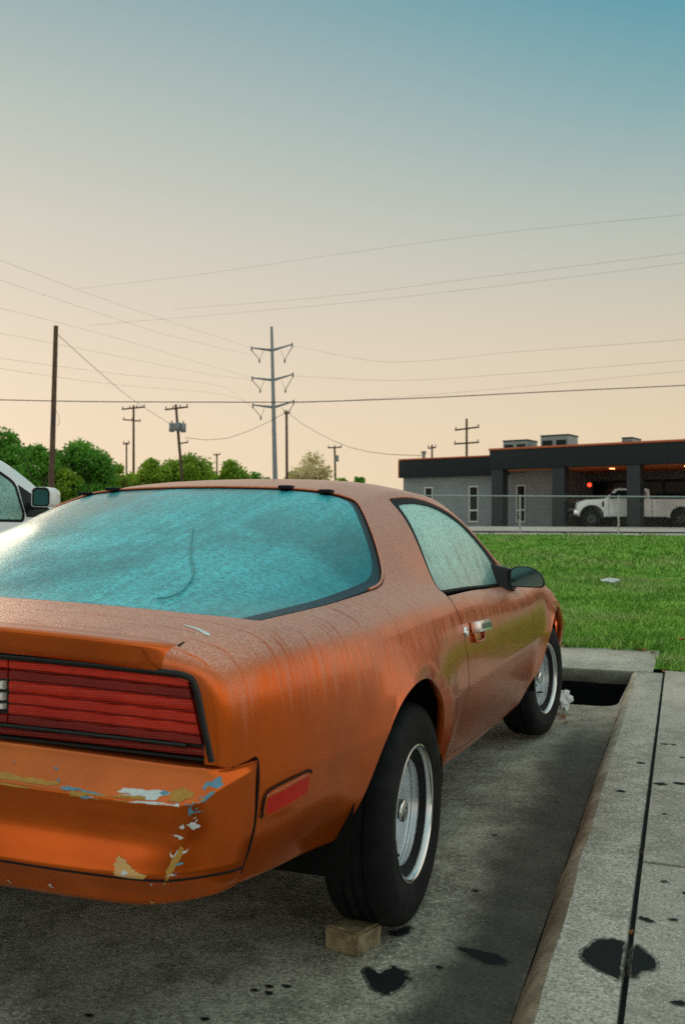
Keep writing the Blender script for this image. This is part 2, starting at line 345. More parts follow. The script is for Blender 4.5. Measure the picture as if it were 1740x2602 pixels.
CHIPS={'strip':[(1.16,3.68),(1.18,3.64),(1.29,3.68),(1.38,3.88),(1.44,3.8),(1.53,3.76),(1.59,3.84),(1.68,3.8),(1.69,4.08),(1.59,4.28),(1.45,4.36),(1.34,4.24),(1.17,4.24)],'blueA':[(1.71,4.24),(1.77,4.08),(1.84,4.12),(1.89,4.12),(1.98,4.24),(2.05,4.28),(2.17,4.52),(2.08,4.64),(1.98,4.56),(1.88,4.36),(1.82,4.52),(1.74,4.52)],'tick':[(1.65,3.76),(1.66,3.56),(1.69,3.44),(1.69,3.68),(1.66,3.8)],'musB':[(1.82,4.96),(1.84,4.52),(1.92,4.8),(2.0,4.76),(1.98,5.16),(1.89,5.36),(1.83,5.52)],'blueC':[(1.92,5.44),(2.0,5.04),(2.05,5.24),(2.0,5.6),(1.93,5.6)],'whiteD':[(2.31,3.92),(2.36,3.64),(2.43,3.52),(2.52,3.6),(2.62,3.52),(2.79,3.52),(2.94,3.48),(3.1,3.52),(3.09,3.72),(2.9,3.96),(2.9,4.32),(2.72,4.44),(2.66,4.2),(2.53,3.96),(2.4,4.0),(2.34,4.04)],'musE':[(2.26,4.56),(2.36,4.2),(2.46,4.04),(2.58,4.04),(2.7,4.12),(2.72,4.44),(2.56,4.52),(2.4,4.52)],'musF':[(3.12,4.36),(3.18,4.0),(3.1,3.76),(3.16,3.36),(3.32,3.16),(3.51,3.28),(3.8,3.6),(3.78,4.04),(3.57,4.08),(3.45,4.4),(3.27,4.32)],'blueG':[(2.88,3.56),(2.96,3.44),(3.09,3.52),(3.09,3.72),(2.96,3.84)],'whiteH':[(2.46,5.2),(2.61,4.8),(2.8,4.64),(3.01,4.64),(3.28,4.92),(3.44,4.56),(3.45,5.28),(3.14,4.96),(2.86,5.08),(2.66,5.08)],'blueI':[(4.04,3.24),(4.1,2.8),(4.38,2.88),(4.64,2.6),(4.86,2.72),(4.88,3.08),(5.04,4.0),(4.8,4.12),(4.53,3.56),(4.26,3.2),(4.16,3.6)],'blueJ':[(4.18,4.96),(4.39,4.08),(4.65,4.12),(4.71,4.76),(4.46,5.2),(4.27,5.56)],'whiteK':[(3.74,6.04),(3.82,5.4),(3.92,6.16),(3.81,6.64)],'whiteL':[(3.48,7.32),(3.6,7.16),(3.69,7.36),(3.58,7.48)],'whiteM':[(3.28,7.8),(3.44,7.84),(3.74,7.92),(3.63,8.08),(3.45,7.96)],'tri':[(2.55,9.04),(2.67,9.32),(2.86,9.76),(2.9,10.0),(3.09,10.4),(3.28,10.72),(3.24,11.92),(3.08,11.88),(2.9,11.4),(2.7,11.32),(2.67,10.92),(2.6,9.64)],'trib':[(2.79,11.08),(2.78,10.16),(2.84,10.28),(2.91,11.16),(2.84,10.92)],'bandN':[(3.72,8.4),(3.88,8.52),(3.94,9.08),(3.92,9.76),(3.9,11.0),(3.97,12.8),(3.92,12.72),(3.78,10.92),(3.69,9.52),(3.7,8.92)],'whiteO':[(3.57,8.92),(3.49,8.64),(3.51,8.6),(3.58,8.84),(3.68,8.92),(3.68,8.64),(3.7,8.6),(3.74,8.96),(3.64,9.04)],'musP':[(3.68,14.48),(3.7,14.16),(3.78,14.32),(3.74,14.64)],'musQ':[(3.22,14.64),(3.38,14.76),(3.56,14.84),(3.51,14.84),(3.33,14.84)],'dotR':[(1.58,2.96),(1.6,2.88),(1.65,2.92),(1.62,3.04)],'dotS':[(1.23,2.96),(1.24,2.84),(1.26,2.96),(1.24,3.04)],'w1':[(1.41,14.08),(1.41,14.24),(1.44,14.32),(1.42,14.28)],'w2':[(1.89,13.8),(1.89,13.88),(1.89,14.08),(1.92,14.16),(1.89,14.12)],'w3':[(3.58,12.56),(3.58,12.36),(3.66,13.04),(3.63,12.96)]}
# ------------------------------------------------------------------ polylines and trimmed sheets
def fillet(P,r,n=5):
    P=[np.asarray(p,float) for p in P]; k=len(P); out=[]
    r=[r]*k if np.isscalar(r) else r
    for i in range(k):
        a,b,c=P[i-1],P[i],P[(i+1)%k]
        if r[i]<=0: out.append(b); continue
        u=a-b; v=c-b; lu,lv=np.linalg.norm(u),np.linalg.norm(v); d=min(r[i],lu*.48,lv*.48)
        p,q=b+u/lu*d,b+v/lv*d
        for t in np.linspace(0,1,n): out.append((1-t)**2*p+2*t*(1-t)*b+t*t*q)
    return np.array(out)
def dense(P,step=.015,closed=True):
    P=np.asarray(P,float); Q=np.concatenate([P,P[:1]]) if closed else P; out=[]
    for a,b in zip(Q[:-1],Q[1:]):
        k=max(1,int(math.ceil(np.linalg.norm(b-a)/step)))
        for i in range(k): out.append(a+(b-a)*i/k)
    if not closed: out.append(Q[-1])
    out=np.array(out); d=np.linalg.norm(out-np.roll(out,1,0),axis=1)
    return out[d>1e-5]
def area2(P): x,y=P[:,0],P[:,1]; return .5*np.sum(x*np.roll(y,-1)-np.roll(x,-1)*y)
def grow(P,d):
    """offset a dense closed 2D polygon outwards by d"""
    P=np.asarray(P,float); t=np.roll(P,-1,0)-np.roll(P,1,0); n=np.stack([t[:,1],-t[:,0]],1); n/=np.linalg.norm(n,axis=1,keepdims=True)+1e-12
    return P+n*d*(1 if area2(P)>0 else -1)
def spline(P,step=.015,closed=False):
    P=np.asarray(P,float); t=np.concatenate([[0],np.cumsum(np.linalg.norm(np.diff(P,axis=0),axis=1))]); n=max(2,int(t[-1]/step))
    s=np.linspace(0,t[-1],n); return np.stack([pchip(t,P[:,k],s) for k in range(P.shape[1])],1)
def inside(P,Q):
    x,y=Q[:,0],Q[:,1]; r=np.zeros(len(Q),bool); j=len(P)-1
    for i in range(len(P)):
        xi,yi=P[i]; xj,yj=P[j]
        if yi!=yj:
            c=((yi>y)!=(yj>y)); r^=c&(x<(xj-xi)*(y-yi)/(yj-yi)+xi)
        j=i
    return r
MU,MV=.10,.045
def trim(S,outer,holes=(),du=.25,dv=.5):
    sc=np.array([MU,MV]); loops=[np.asarray(l)*sc for l in [outer,*holes]]
    U,V=np.meshgrid(np.arange(0,S.nu-1+1e-6,du),np.arange(0,S.nv-1+1e-6,dv),indexing='ij'); G=np.stack([U.ravel(),V.ravel()],1)*sc
    lo,hi=loops[0].min(0),loops[0].max(0); G=G[((G>lo)&(G<hi)).all(1)]
    m=inside(loops[0],G)
    for h in loops[1:]: m&=~inside(h,G)
    G=G[m]
    B=np.concatenate(loops)
    keep=np.ones(len(G),bool)
    for i in range(0,len(G),2000):
        d=np.abs(G[i:i+2000,None]-B[None]).max(2).min(1); keep[i:i+2000]=d>.45*du*MU
    G=G[keep]
    E=[]; k=0
    for l in loops:
        n=len(l); E+=[(k+i,k+(i+1)%n) for i in range(n)]; k+=n
    A=np.concatenate([B,G])
    r=delaunay_2d_cdt([Vector(p) for p in A],E,[],0,1e-7)
    W=np.array([tuple(p) for p in r[0]]); T=np.array([f for f in r[2] if len(f)==3],int)
    c=W[T].mean(1); m=inside(loops[0],c)
    for h in loops[1:]: m&=~inside(h,c)
    T=T[m]
    a=W[T]; s=(a[:,1,0]-a[:,0,0])*(a[:,2,1]-a[:,0,1])-(a[:,2,0]-a[:,0,0])*(a[:,1,1]-a[:,0,1])
    ok=np.abs(s)>1e-10; T=T[ok]; s=s[ok]
    T[s>0]=T[s>0][:,::-1]
    used=np.unique(T); ren=np.full(len(W),-1); ren[used]=np.arange(len(used))
    return W[used]/sc,ren[T]
def sheet(name,S,outer,holes,mat,parent,mirror=False,off=0.,flange=.012,du=.25,dv=.5,both=None,skip=None):
    """one panel of the sheet S; mirror: also build the mirrored half into the same mesh; both: returns arrays only"""
    uv,T=trim(S,outer,holes,du,dv); P=S.P(uv[:,0],uv[:,1]); N=S.N(uv[:,0],uv[:,1]); P=P+N*off
    F=[tuple(t) for t in T]; Vs=[P]; Ns=[N]; k=len(P)
    if flange:
        e=np.concatenate([T[:,[0,1]],T[:,[1,2]],T[:,[2,0]]]); key=np.sort(e,1); key=key[:,0]*1000003+key[:,1]
        _,idx,cnt=np.unique(key,return_index=True,return_counts=True); be=e[idx[cnt==1]]
        mid=P[be].mean(1); keep=np.abs(mid[:,0])>1e-4
        if skip is not None: keep&=~skip(uv[be].mean(1),mid)
        be=be[keep]; a,b=be[:,0],be[:,1]
        ed=P[b]-P[a]; nn=N[a]+N[b]; nn/=np.linalg.norm(nn,axis=1,keepdims=True); o=np.cross(ed,nn); o/=np.linalg.norm(o,axis=1,keepdims=True)+1e-12
        m=len(be); top=(o+nn*.9); top/=np.linalg.norm(top,axis=1,keepdims=True)
        r=.0015
        Vs+= [P[a],P[b],P[b]+o*0-N[b]*flange,P[a]-N[a]*flange]; Ns+=[top,top,o,o]
        i=np.arange(m)
        F+=[(int(k+x+m),int(k+x),int(k+x+3*m),int(k+x+2*m)) for x in i]
        k+=4*m
    V=np.concatenate(Vs); NN=np.concatenate(Ns)
    if mirror:
        F=F+[tuple(q+k for q in f[::-1]) for f in F]; V=np.concatenate([V,V*[-1,1,1]]); NN=np.concatenate([NN,NN*[-1,1,1]])
    if both=='arrays': return V,NN,F
    return nmesh(name,V,NN,F,mat,parent)
def nmesh(name,V,NN,F,mat,parent):
    me=bpy.data.meshes.new(name); me.from_pydata(V.tolist(),[],F); me.polygons.foreach_set('use_smooth',[True]*len(me.polygons)); me.update()
    me.normals_split_custom_set_from_vertices(NN.tolist())
    return link(name,me,mat,parent)
def flip(V,NN,F): return V*[-1,1,1],NN*[-1,1,1],[f[::-1] for f in F]
def grid_mesh(name,P,mat,parent,smooth=True,closed_u=False):
    nu,nv=P.shape[:2]; F=[(i*nv+j,(i+1)*nv+j,(i+1)*nv+j+1,i*nv+j+1) for i in range(nu-1) for j in range(nv-1)]
    me=bpy.data.meshes.new(name); me.from_pydata(P.reshape(-1,3).tolist(),[],F); me.polygons.foreach_set('use_smooth',[smooth]*len(F)); me.update(); return link(name,me,mat,parent)
def closed(P,k=8):
    """smooth closed curve through the points"""
    P=np.asarray(P,float); n=len(P); out=[]
    for i in range(n):
        a,b,c,d=P[i-1],P[i],P[(i+1)%n],P[(i+2)%n]
        for j in range(k):
            t=j/k; out.append(.5*(2*b+(c-a)*t+(2*a-5*b+4*c-d)*t*t+(3*b-a-3*c+d)*t**3))
    return np.array(out)
# ------------------------------------------------------------------ materials of the cars
def paint_material(wet=True):
    t=NT('orange_paint_with_dew' if wet else 'orange_paint_dry'); c=t.sep(t.tc.outputs['Object']); z=c[2]
    nz=t.sep(t.geo('Normal'))[2]
    s1=t.noise(1,2,.6,t.co((3,52,2.2))); s2=t.noise(1,3,.65,t.co((6,95,1.6),(3,1,2))); fine=t.noise(260,3,.75); blot=t.noise(7,3,.5)
    up=t.ramp(nz,.22,.72)
    edge=t.math('MULTIPLY_ADD',t.math('SUBTRACT',s1,.5),.55,.80)
    side=t.ramp(t.math('SUBTRACT',z,edge),-.06,.07)
    side=t.math('MULTIPLY',side,t.ramp(z,.64,.80))
    run=t.math('MULTIPLY',t.ramp(s2,.57,.66),t.math('MULTIPLY',t.ramp(z,.70,.78),t.ramp(z,.985,.90)))
    dew=t.math('MAXIMUM',up,t.math('MULTIPLY',side,.36))
    dew=t.math('MULTIPLY',dew,t.math('SUBTRACT',1,t.math('MULTIPLY',run,.85)))
    if not wet: dew=t.math('MULTIPLY',dew,.10); run=t.math('MULTIPLY',run,0)
    flake=t.noise(900,1)
    base=t.mix(t.ramp(blot,.3,.7),(.52,.084,.004),(.65,.112,.006)); base=t.mix(t.ramp(flake,.45,.75),base,(.62,.125,.014))
    dcol=t.mix(t.ramp(fine,.32,.68),(.27,.14,.10),(.88,.67,.58))
    col=t.mix(t.math('MULTIPLY',dew,.50),base,dcol)
    t.set(col=col,rough=t.math('MULTIPLY_ADD',dew,.14,.22),metal=t.math('MULTIPLY_ADD',dew,-.42,.72),coat=t.math('MULTIPLY_ADD',dew,-.12,.24),coatr=.05,spec=.28)
    h=t.math('ADD',t.math('MULTIPLY',t.math('MULTIPLY',fine,dew),1.0),t.math('MULTIPLY',run,-.5))
    t.set(norm=t.bump(h,.35,.0025))
    return t.mat
def dew_glass(name,tint,dewcol,cover,seethru=.22,runs=None,fade=None,streak=False):
    """tinted pane under a film of droplets"""
    t=NT(name); n=t.noise(230,3,.7); b=t.noise(3.2,4,.6,dist=.5)
    t.set(col=tint,rough=.12,spec=.6,metal=0)
    pane=t.N.new('ShaderNodeBsdfTransparent'); pane.inputs[0].default_value=(*[min(1,3*x+.1) for x in tint],1)
    m1=t.N.new('ShaderNodeMixShader'); m1.inputs[0].default_value=seethru; t.L.new(t.b.outputs[0],m1.inputs[1]); t.L.new(pane.outputs[0],m1.inputs[2])
    d=t.N.new('ShaderNodeBsdfPrincipled'); d.inputs['Roughness'].default_value=.38; d.inputs['Specular IOR Level'].default_value=.45
    drop=t.noise(75,3,.7); n=t.math('ADD',t.math('MULTIPLY',n,.55),t.math('MULTIPLY',drop,.45)); t.put(d,'Base Color',t.mix(t.ramp(n,.38,.62),tuple(.58*x for x in dewcol),tuple(min(1,1.38*x) for x in dewcol)))
    t.put(d,'Normal',t.bump(n,.45,.003)); t.set(norm=t.bump(n,.12,.002))
    f=t.ramp(t.math('ADD',t.math('MULTIPLY',n,.5),t.math('MULTIPLY',b,.5)),.30,.62,cover*.62,cover)
    if streak:
        s=t.noise(1,3,.65,t.co((34,1.6,1),(0,0,0),(0,0,rad(-14)))); q=t.noise(1.4,3,.55,t.co((1.3,1,1),(2,1,0)),.8); f=t.math('MULTIPLY',f,t.ramp(s,.38,.60,.80,1)); f=t.math('MULTIPLY',f,t.ramp(q,.36,.56,.45,1))
    if runs:
        s=t.noise(1,3,.65,t.co((6,80,2),(1,5,2))); z=t.sep(t.tc.outputs['Object'])[2]
        lines=t.math('MULTIPLY',t.ramp(s,.50,.60),t.ramp(z,runs[1],runs[0])); f=t.math('MULTIPLY',f,t.math('SUBTRACT',1,t.math('MULTIPLY',lines,.7)))
    if fade:
        z=t.sep(t.tc.outputs['Object'])[fade[0]]; f=t.math('MULTIPLY',f,t.ramp(z,fade[1],fade[2],fade[3],1))
    m2=t.N.new('ShaderNodeMixShader'); t.put(m2,0,f); t.L.new(m1.outputs[0],m2.inputs[1]); t.L.new(d.outputs[0],m2.inputs[2])
    t.L.new(m2.outputs[0],t.out.inputs['Surface']); return t.mat
def lens_material(name,a,b,flute=True):
    t=NT(name); n=t.noise(6,3,.6); w=t.N.new('ShaderNodeTexWave'); w.wave_type='BANDS'; w.bands_direction='X'; w.inputs['Scale'].default_value=60; w.inputs['Distortion'].default_value=0
    t.L.new(t.tc.outputs['Object'],w.inputs['Vector'])
    dirt=t.noise(40,4,.7,t.co((1,1,6)))
    col=t.mix(t.ramp(n,.3,.7),a,b); col=t.mix(t.ramp(dirt,.5,.8,0,.5),col,tuple(.35*x+.01 for x in a))
    t.set(col=col,rough=.24,spec=.25,coat=.08,coatr=.05,norm=t.bump(t.math('ADD',w.outputs['Fac'],t.math('MULTIPLY',t.math('SINE',t.math('MULTIPLY',t.sep(t.tc.outputs['Object'])[2],1500)),1.2)),.35 if flute else .1,.0022)); return t.mat
M={}
def make_car_materials():
    M['paint']=paint_material(); M['dry']=paint_material(False)
    M['dew_glass']=dew_glass('rear_glass_teal_dew',(.012,.10,.12),(.08,.62,.68),.82,.16,fade=(0,.80,.42,.45),streak=True)
    M['side_glass']=dew_glass('side_glass_pale_dew',(.010,.085,.09),(.42,.72,.64),.95,.12,runs=(.99,1.08),fade=(2,.85,.98,.35))
    M['dark_glass']=simple('dark_car_glass',(.012,.02,.022),.06,0,.2,5,spec=.6)
    M['frit']=simple('glass_edge_band',(.004,.022,.032),.35,0,.25,20,spec=.3)
    M['rubber']=simple('black_rubber_seal',(.007,.007,.008),.65,0,.25,40,.1,spec=.18)
    M['black_plastic']=simple('black_plastic',(.009,.010,.011),.5,0,.3,60,.12,spec=.25)
    M['housing']=simple('black_lamp_housing',(.006,.008,.009),.25,0,.35,30,.04,spec=.35)
    M['door_mirror']=simple('dark_tinted_mirror',(.10,.20,.21),.12,1,.2,6)
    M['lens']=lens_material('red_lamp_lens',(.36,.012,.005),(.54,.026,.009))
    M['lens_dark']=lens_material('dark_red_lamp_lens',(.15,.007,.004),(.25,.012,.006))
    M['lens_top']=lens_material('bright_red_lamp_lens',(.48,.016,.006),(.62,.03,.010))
    M['strip']=simple('thin_teal_strip',(.045,.29,.32),.6,0,.3,30,spec=.2)
    M['marker']=lens_material('red_marker_lens',(.42,.010,.004),(.56,.018,.006),False)
    M['reverse']=lens_material('clear_reverse_lens',(.62,.60,.54),(.80,.78,.72))
    M['divider']=simple('lamp_rib_edge',(.30,.05,.035),.2,0,.4,30,coat=.2)
    M['handle']=simple('brushed_door_chrome',(.86,.87,.86),.24,.85,.06,20)
    M['inlay']=simple('dark_green_inlay',(.05,.09,.07),.35,0,.3,60)
    M['chrome']=simple('worn_chrome',(.70,.72,.72),.12,1,.15,25,.03)
    M['argent']=simple('dull_silver_wheel_paint',(.74,.79,.82),.28,.45,.22,14,.06)
    M['rim_dark']=simple('grimy_wheel_steel',(.055,.055,.052),.5,.4,.4,20,.1)
    t=NT('tyre_rubber'); n=t.noise(18,4,.6); t.set(col=t.mix(t.ramp(n,.35,.75),(.004,.005,.0055),(.012,.0135,.014)),rough=.75,spec=.2,norm=t.bump(t.noise(120,3),.25,.004)); M['tyre']=t.mat
    M['void']=simple('underbody_black',(.006,.006,.006),.9,0,.3,10,spec=.1)
    M['cloth']=simple('dark_seat_cloth',(.035,.05,.052),.8,0,.3,50,.2)
    M['trim_grey']=simple('cabin_trim',(.06,.075,.075),.7,0,.2,20)
    M['primer']=simple('mustard_filler',(.42,.22,.035),.7,0,.4,90,.5,120)
    M['primer_pale']=simple('pale_bare_plastic',(.62,.36,.13),.6,0,.22,60,.3)
    M['chip_blue']=simple('old_blue_paint',(.10,.26,.36),.5,0,.65,110,.3,160)
    M['chip_white']=simple('pale_flaking_undercoat',(.58,.64,.64),.6,0,.35,90,.3,160)
    M['white_paint']=simple('white_car_paint',(.78,.80,.80),.25,0,.06,4,coat=.5)
# ------------------------------------------------------------------ the orange coupe
CAR_LABEL='weathered orange two-door coupe parked on the concrete lot with dew on its glass'
BODY=body()
def sideuv(P): # (y,z) on the flank -> u,v
    P=np.asarray(P,float); u,v=BODY.solve(1,P[:,0],2,P[:,1],0,BODY.nu-1,3.5,BODY.nv-1); return np.stack([u,v],1)
def topuv(P): # (x,y) on the upper skin
    P=np.asarray(P,float); u,v=BODY.solve(1,P[:,1],0,P[:,0],0,BODY.nu-1,0,10.5); return np.stack([u,v],1)
def onflank(y,z,off=0.):
    uv=sideuv([(y,z)]); return BODY.P(uv[:,0],uv[:,1])[0]+off*BODY.N(uv[:,0],uv[:,1])[0]
def make_coupe():
    car=empty('parked_car',(0,1.25,0),CAR_LABEL,'car')
    # outlines in the side view
    win_out=fillet([(.432,.902),(.585,1.207),(.83,1.222),(1.05,1.212),(1.19,1.18),(1.30,1.125),(1.42,1.055),(1.54,.975),(1.64,.905),(1.68,.862),(1.2,.876),(.8,.893)],[.012,.03,.2,.2,.1,.1,.1,.1,.05,.02,.2,.2])
    win_in=fillet([(.442,.907),(.604,1.190),(.83,1.203),(1.04,1.192),(1.17,1.158),(1.28,1.102),(1.40,1.028),(1.51,.955),(1.59,.872),(1.2,.883),(.8,.899)],[.012,.03,.2,.1,.1,.1,.1,.06,.012,.2,.2])
    door=fillet([(.428,.893),(.432,.83),(.45,.758),(.492,.665),(.515,.59),(.515,.51),(.498,.43),(.46,.365),(1.0,.333),(1.70,.318),(1.76,.36),(1.81,.43),(1.845,.52),(1.83,.61),(1.775,.69),(1.735,.77),(1.715,.828),(1.685,.855),(1.2,.872),(.8,.889)],[.01,.05,.05,.05,.05,.05,.05,.02,.2,.03,.05,.05,.05,.05,.05,.05,.03,.01,.2,.2])
    WO,WI,DR=dense(win_out),dense(win_in),dense(door,.018)
    arch=[]
    for yc,R in ((-.13,.385),(2.49,.378)):
        a=np.radians(np.linspace(-40,220,90)); q=np.stack([yc+R*np.cos(a),ARCH_Z+R*np.sin(a)],1)
        q=q[(a>.10)&(a<np.pi-.46)]
        q=np.concatenate([q,dense(spline([q[-1],(yc-R*.965,.445),(yc-R-.012,.412),(yc-R-.05,.396),(yc-R-.12,.383 if yc<1 else .36),(yc-R-.25,.34 if yc<1 else .30)],.015),.015,False),dense([(yc-R-.25,.20),(yc+R+.02,.20)],.02,False),[(yc+R+.004,.34)]]); arch.append(q)
    # outlines from above
    hatch=fillet([(0,-.795),(.3,-.793),(.5,-.785),(.62,-.768),(.722,-.722),(.742,-.45),(.757,-.05),(.753,.02),(.735,.09),(.695,.165),(.635,.252),(.592,.315),(.545,.362),(.49,.362),(.40,.338),(.2,.303),(0,.295)],[0,.1,.1,.05,.012,.15,.06,.04,.05,.05,.05,.04,.04,.04,.1,.1,0])
    H=dense(hatch,.015)
    wind=dense(fillet([(0,1.235),(.3,1.238),(.545,1.262),(.60,1.30),(.672,1.48),(.735,1.70),(.70,1.80),(.4,1.90),(0,1.93)],[0,.1,.05,.05,.1,.04,.05,.1,0]),.02)
    hood=dense(fillet([(0,2.03),(.4,2.01),(.735,1.93),(.74,2.2),(.725,2.8),(.66,3.4),(.5,3.52),(0,3.56)],[0,.1,.03,.1,.2,.05,.05,0]),.025)
    def clampx(P): P=P.copy(); P[:,0]=np.maximum(P[:,0],0); return P
    g=.0022
    holes=[sideuv(WO),sideuv(grow(DR,g)),topuv(clampx(grow(H,.006))),topuv(clampx(grow(wind,.003))),topuv(clampx(grow(hood,.0025)))]+[sideuv(a) for a in arch]
    # merge the window and door holes: they share the belt line, so cut them as one outline
    for q in (2,3,4): holes[q][:,1]=np.where(holes[q][:,1]<.02,-.5,holes[q][:,1])
    dw=dense(fillet([(.421,.894),(.428,.905),(.580,1.209),(.83,1.224),(1.05,1.214),(1.19,1.182),(1.30,1.127),(1.42,1.057),(1.54,.977),(1.64,.907),(1.69,.858),(1.72,.829),(1.739,.771),(1.779,.691),(1.834,.611),(1.849,.52),(1.814,.43),(1.764,.358),(1.703,.315),(1.0,.330),(.456,.361),(.494,.43),(.511,.51),(.511,.59),(.488,.665),(.446,.758),(.428,.83)],[.01,.012,.03,.2,.2,.1,.1,.1,.1,.05,.02,.03,.05,.05,.05,.05,.05,.05,.03,.2,.02,.05,.05,.05,.05,.05,.05]),.016)
    holes[0:2]=[sideuv(dw)]
    # the bumper cover takes the lower tail
    US=float(BODY.solve(1,[-.8858],2,[.60],0,BODY.nu-1,3.5,BODY.nv-1)[0][0])
    vs=lambda u,z: float(np.interp(-z,-BODY.P(np.full(200,u),np.linspace(6,BODY.nv-1,200))[:,2],np.linspace(6,BODY.nv-1,200)))
    seam=[(-.5,vs(0,.668)),(1,vs(1,.668)),(2.2,vs(2.2,.663)),(3.2,vs(3.2,.663)),(4,vs(4,.668)),(4.25,vs(4.25,.672)),(US-.10,vs(US-.1,.671)),(US-.02,vs(US-.02,.662)),(US,vs(US,.64)),(US,vs(US,.55)),(US,BODY.nv-.5),(-.5,BODY.nv-.5)]
    sm=np.array(seam); sm=dense(sm*[MU,MV],.012)/[MU,MV]; holes.append(sm)
    q=sm[(sm[:,0]>2.9)&(sm[:,1]<vs(US,.44))]; q=BODY.P(q[:,0],q[:,1])-BODY.N(q[:,0],q[:,1])*.0035
    for s_ in (1,-1):
        b=MB(); b.tube(q*[s_,1,1]-np.array([0,.0015,0]),.0028,6); b.build('bumper_gap_seal',M['rubber'],car)
    outer=dense(np.array([(0,0),(BODY.nu-1,0),(BODY.nu-1,BODY.nv-1),(0,BODY.nv-1)])*[MU,MV],.02)/[MU,MV]
    sheet('body',BODY,outer,holes,M['paint'],car,mirror=True,flange=.022)
    # panels that are parts of their own
    duv=sideuv(grow(DR,-.0028)); A=sheet('door',BODY,duv,(),None,None,both='arrays',flange=.02)
    doors=[nmesh('door',*A,[M['paint'],M['rubber']],car),nmesh('door',*flip(*A),[M['paint'],M['rubber']],car)]
    for d_ in doors:
        d_.data.polygons.foreach_set('material_index',[0 if len(p.vertices)==3 else 1 for p in d_.data.polygons])
    q=sideuv(grow(DR,.0003)); p_=DR; q=BODY.P(q[:,0],q[:,1])-BODY.N(q[:,0],q[:,1])*.0022; k0=int(np.argmax(p_[:,0]-p_[:,1]*0)); keep=[i for i in range(len(p_)) if p_[i][1]<.845 and not(p_[i][1]>.70 and .6<p_[i][0]<1.6)]
    cut=max(range(len(keep)-1),key=lambda i:keep[i+1]-keep[i]) if len(keep)>1 else 0; keep=keep if keep[cut+1]-keep[cut]<3 else keep[cut+1:]+keep[:cut+1]
    for d_,s_ in zip(doors,(1,-1)):
        b=MB(); b.tube(q[keep]*[s_,1,1],.0026,6); b.build('door_seal',M['rubber'],d_)
    ins=sideuv(grow(WI,-.001))
    G=sheet('side_window',BODY,ins,(),None,None,both='arrays',off=-.006,flange=.004)
    Q=sheet('window_seal',BODY,sideuv(grow(WO,-.002)),[ins],None,None,both='arrays',off=-.001,flange=.012,du=.5)
    for k in (0,1):
        nmesh('side_window',*(flip(*G) if k else G),M['side_glass'],car); nmesh('window_seal',*(flip(*Q) if k else Q),M['rubber'],car)
    Hin=clampx(grow(H,-.020)); Hin[:,0]=np.where(H[:,0]<.001,0,Hin[:,0])
    # only the flanks and the top carry a wide dark band
    hin=dense(fillet([(0,-.789),(.3,-.787),(.5,-.779),(.612,-.762),(.690,-.728),(.715,-.45),(.733,-.06),(.728,.01),(.712,.075),(.675,.145),(.617,.228),(.575,.29),(.535,.338),(.49,.342),(.40,.322),(.2,.288),(0,.280)],[0,.1,.1,.05,.012,.15,.06,.04,.05,.05,.05,.04,.04,.04,.1,.1,0]),.015)
    ui=topuv(hin); uo=topuv(clampx(grow(H,-.002)))
    for q in (ui,uo): q[:,1]=np.where(q[:,1]<.02,-.2,q[:,1])
    sheet('hatch_glass',BODY,ui,(),M['dew_glass'],car,mirror=True,off=-.004,flange=0)
    ui2=ui.copy(); 
    sheet('glass_border',BODY,uo,[ui2],M['frit'],car,mirror=True,off=-.0035,flange=.006)
    hp=BODY.P(*topuv(H).T)+BODY.N(*topuv(H).T)*.001
    k=[i for i in range(len(H)) if not (H[i][1]<-.70 and True)]
    side=[i for i in k if H[i][0]>1e-6 or H[i][1]>0]
    path=hp[[i for i in range(len(H)) if H[i][1]>-.10 and H[i][0]>=0 and not(abs(H[i][0])<1e-6 and H[i][1]<.294)]]
    mo=MB(); full=np.concatenate([path,path[::-1][1:]*[-1,1,1]]); mo.tube(full,.0045,8); mo.build('glass_moulding',M['paint'],car)
    rb=MB(); uo3=topuv(clampx(grow(H,.004))); q=BODY.P(*uo3.T)-BODY.N(*uo3.T)*.003; q=q[[i for i in range(len(H)) if H[i][1]>-.72 and not(abs(H[i][0])<1e-6 and H[i][1]<.294)]]
    rb.tube(np.concatenate([q,q[::-1][1:]*[-1,1,1]]),.0035,6); rb.build('glass_seal',M['rubber'],car)
    for x,y in ((.33,.327),(.46,.352),(-.33,.327),(-.46,.352)):
        p=BODY.P(*topuv([(abs(x),y)]).T)[0]; p[0]=x
        b=MB(); b.box(p+[0,-.012,.004],(.042,.05,.012),rz=.1*x,ax=None); b.build('hatch_hinge',M['rubber'],car,bevel=.005)
    W=topuv(wind); W[:,1]=np.where(W[:,1]<.02,-.2,W[:,1]); sheet('windshield',BODY,W,(),M['dark_glass'],car,mirror=True,off=-.004,flange=.004)
    W=topuv(hood); W[:,1]=np.where(W[:,1]<.02,-.2,W[:,1]); sheet('hood',BODY,W,(),M['paint'],car,mirror=True,flange=.015)
    # a stiff inner skin closes the gaps behind the panels
    inner=[(-.9,.12),(-.9,.60),(-.86,.86),(-.5,.86),(.3,.84),(1.7,.80),(2.1,.76),(3.5,.58),(3.6,.3),(3.6,.30)]
    def slab(x0,x1,poly,name,m):
        b=MB(); n=len(poly); V=[(x0,y,z) for y,z in poly]+[(x1,y,z) for y,z in poly]
        b.add(V,[tuple(range(n)),tuple(range(2*n-1,n-1,-1))]+[((i+1)%n,i,i+n,(i+1)%n+n) for i in range(n)]); return b.build(name,m,car)
    slab(-.60,.60,[(-.90,.40),(-.90,.80),(-.55,.80),(-.2,.66),(.4,.44),(1.6,.44),(1.75,.80),(2.1,.82),(3.3,.66),(3.55,.55),(3.5,.30),(1.9,.27),(.4,.27),(-.5,.36)],'underbody',M['void'])
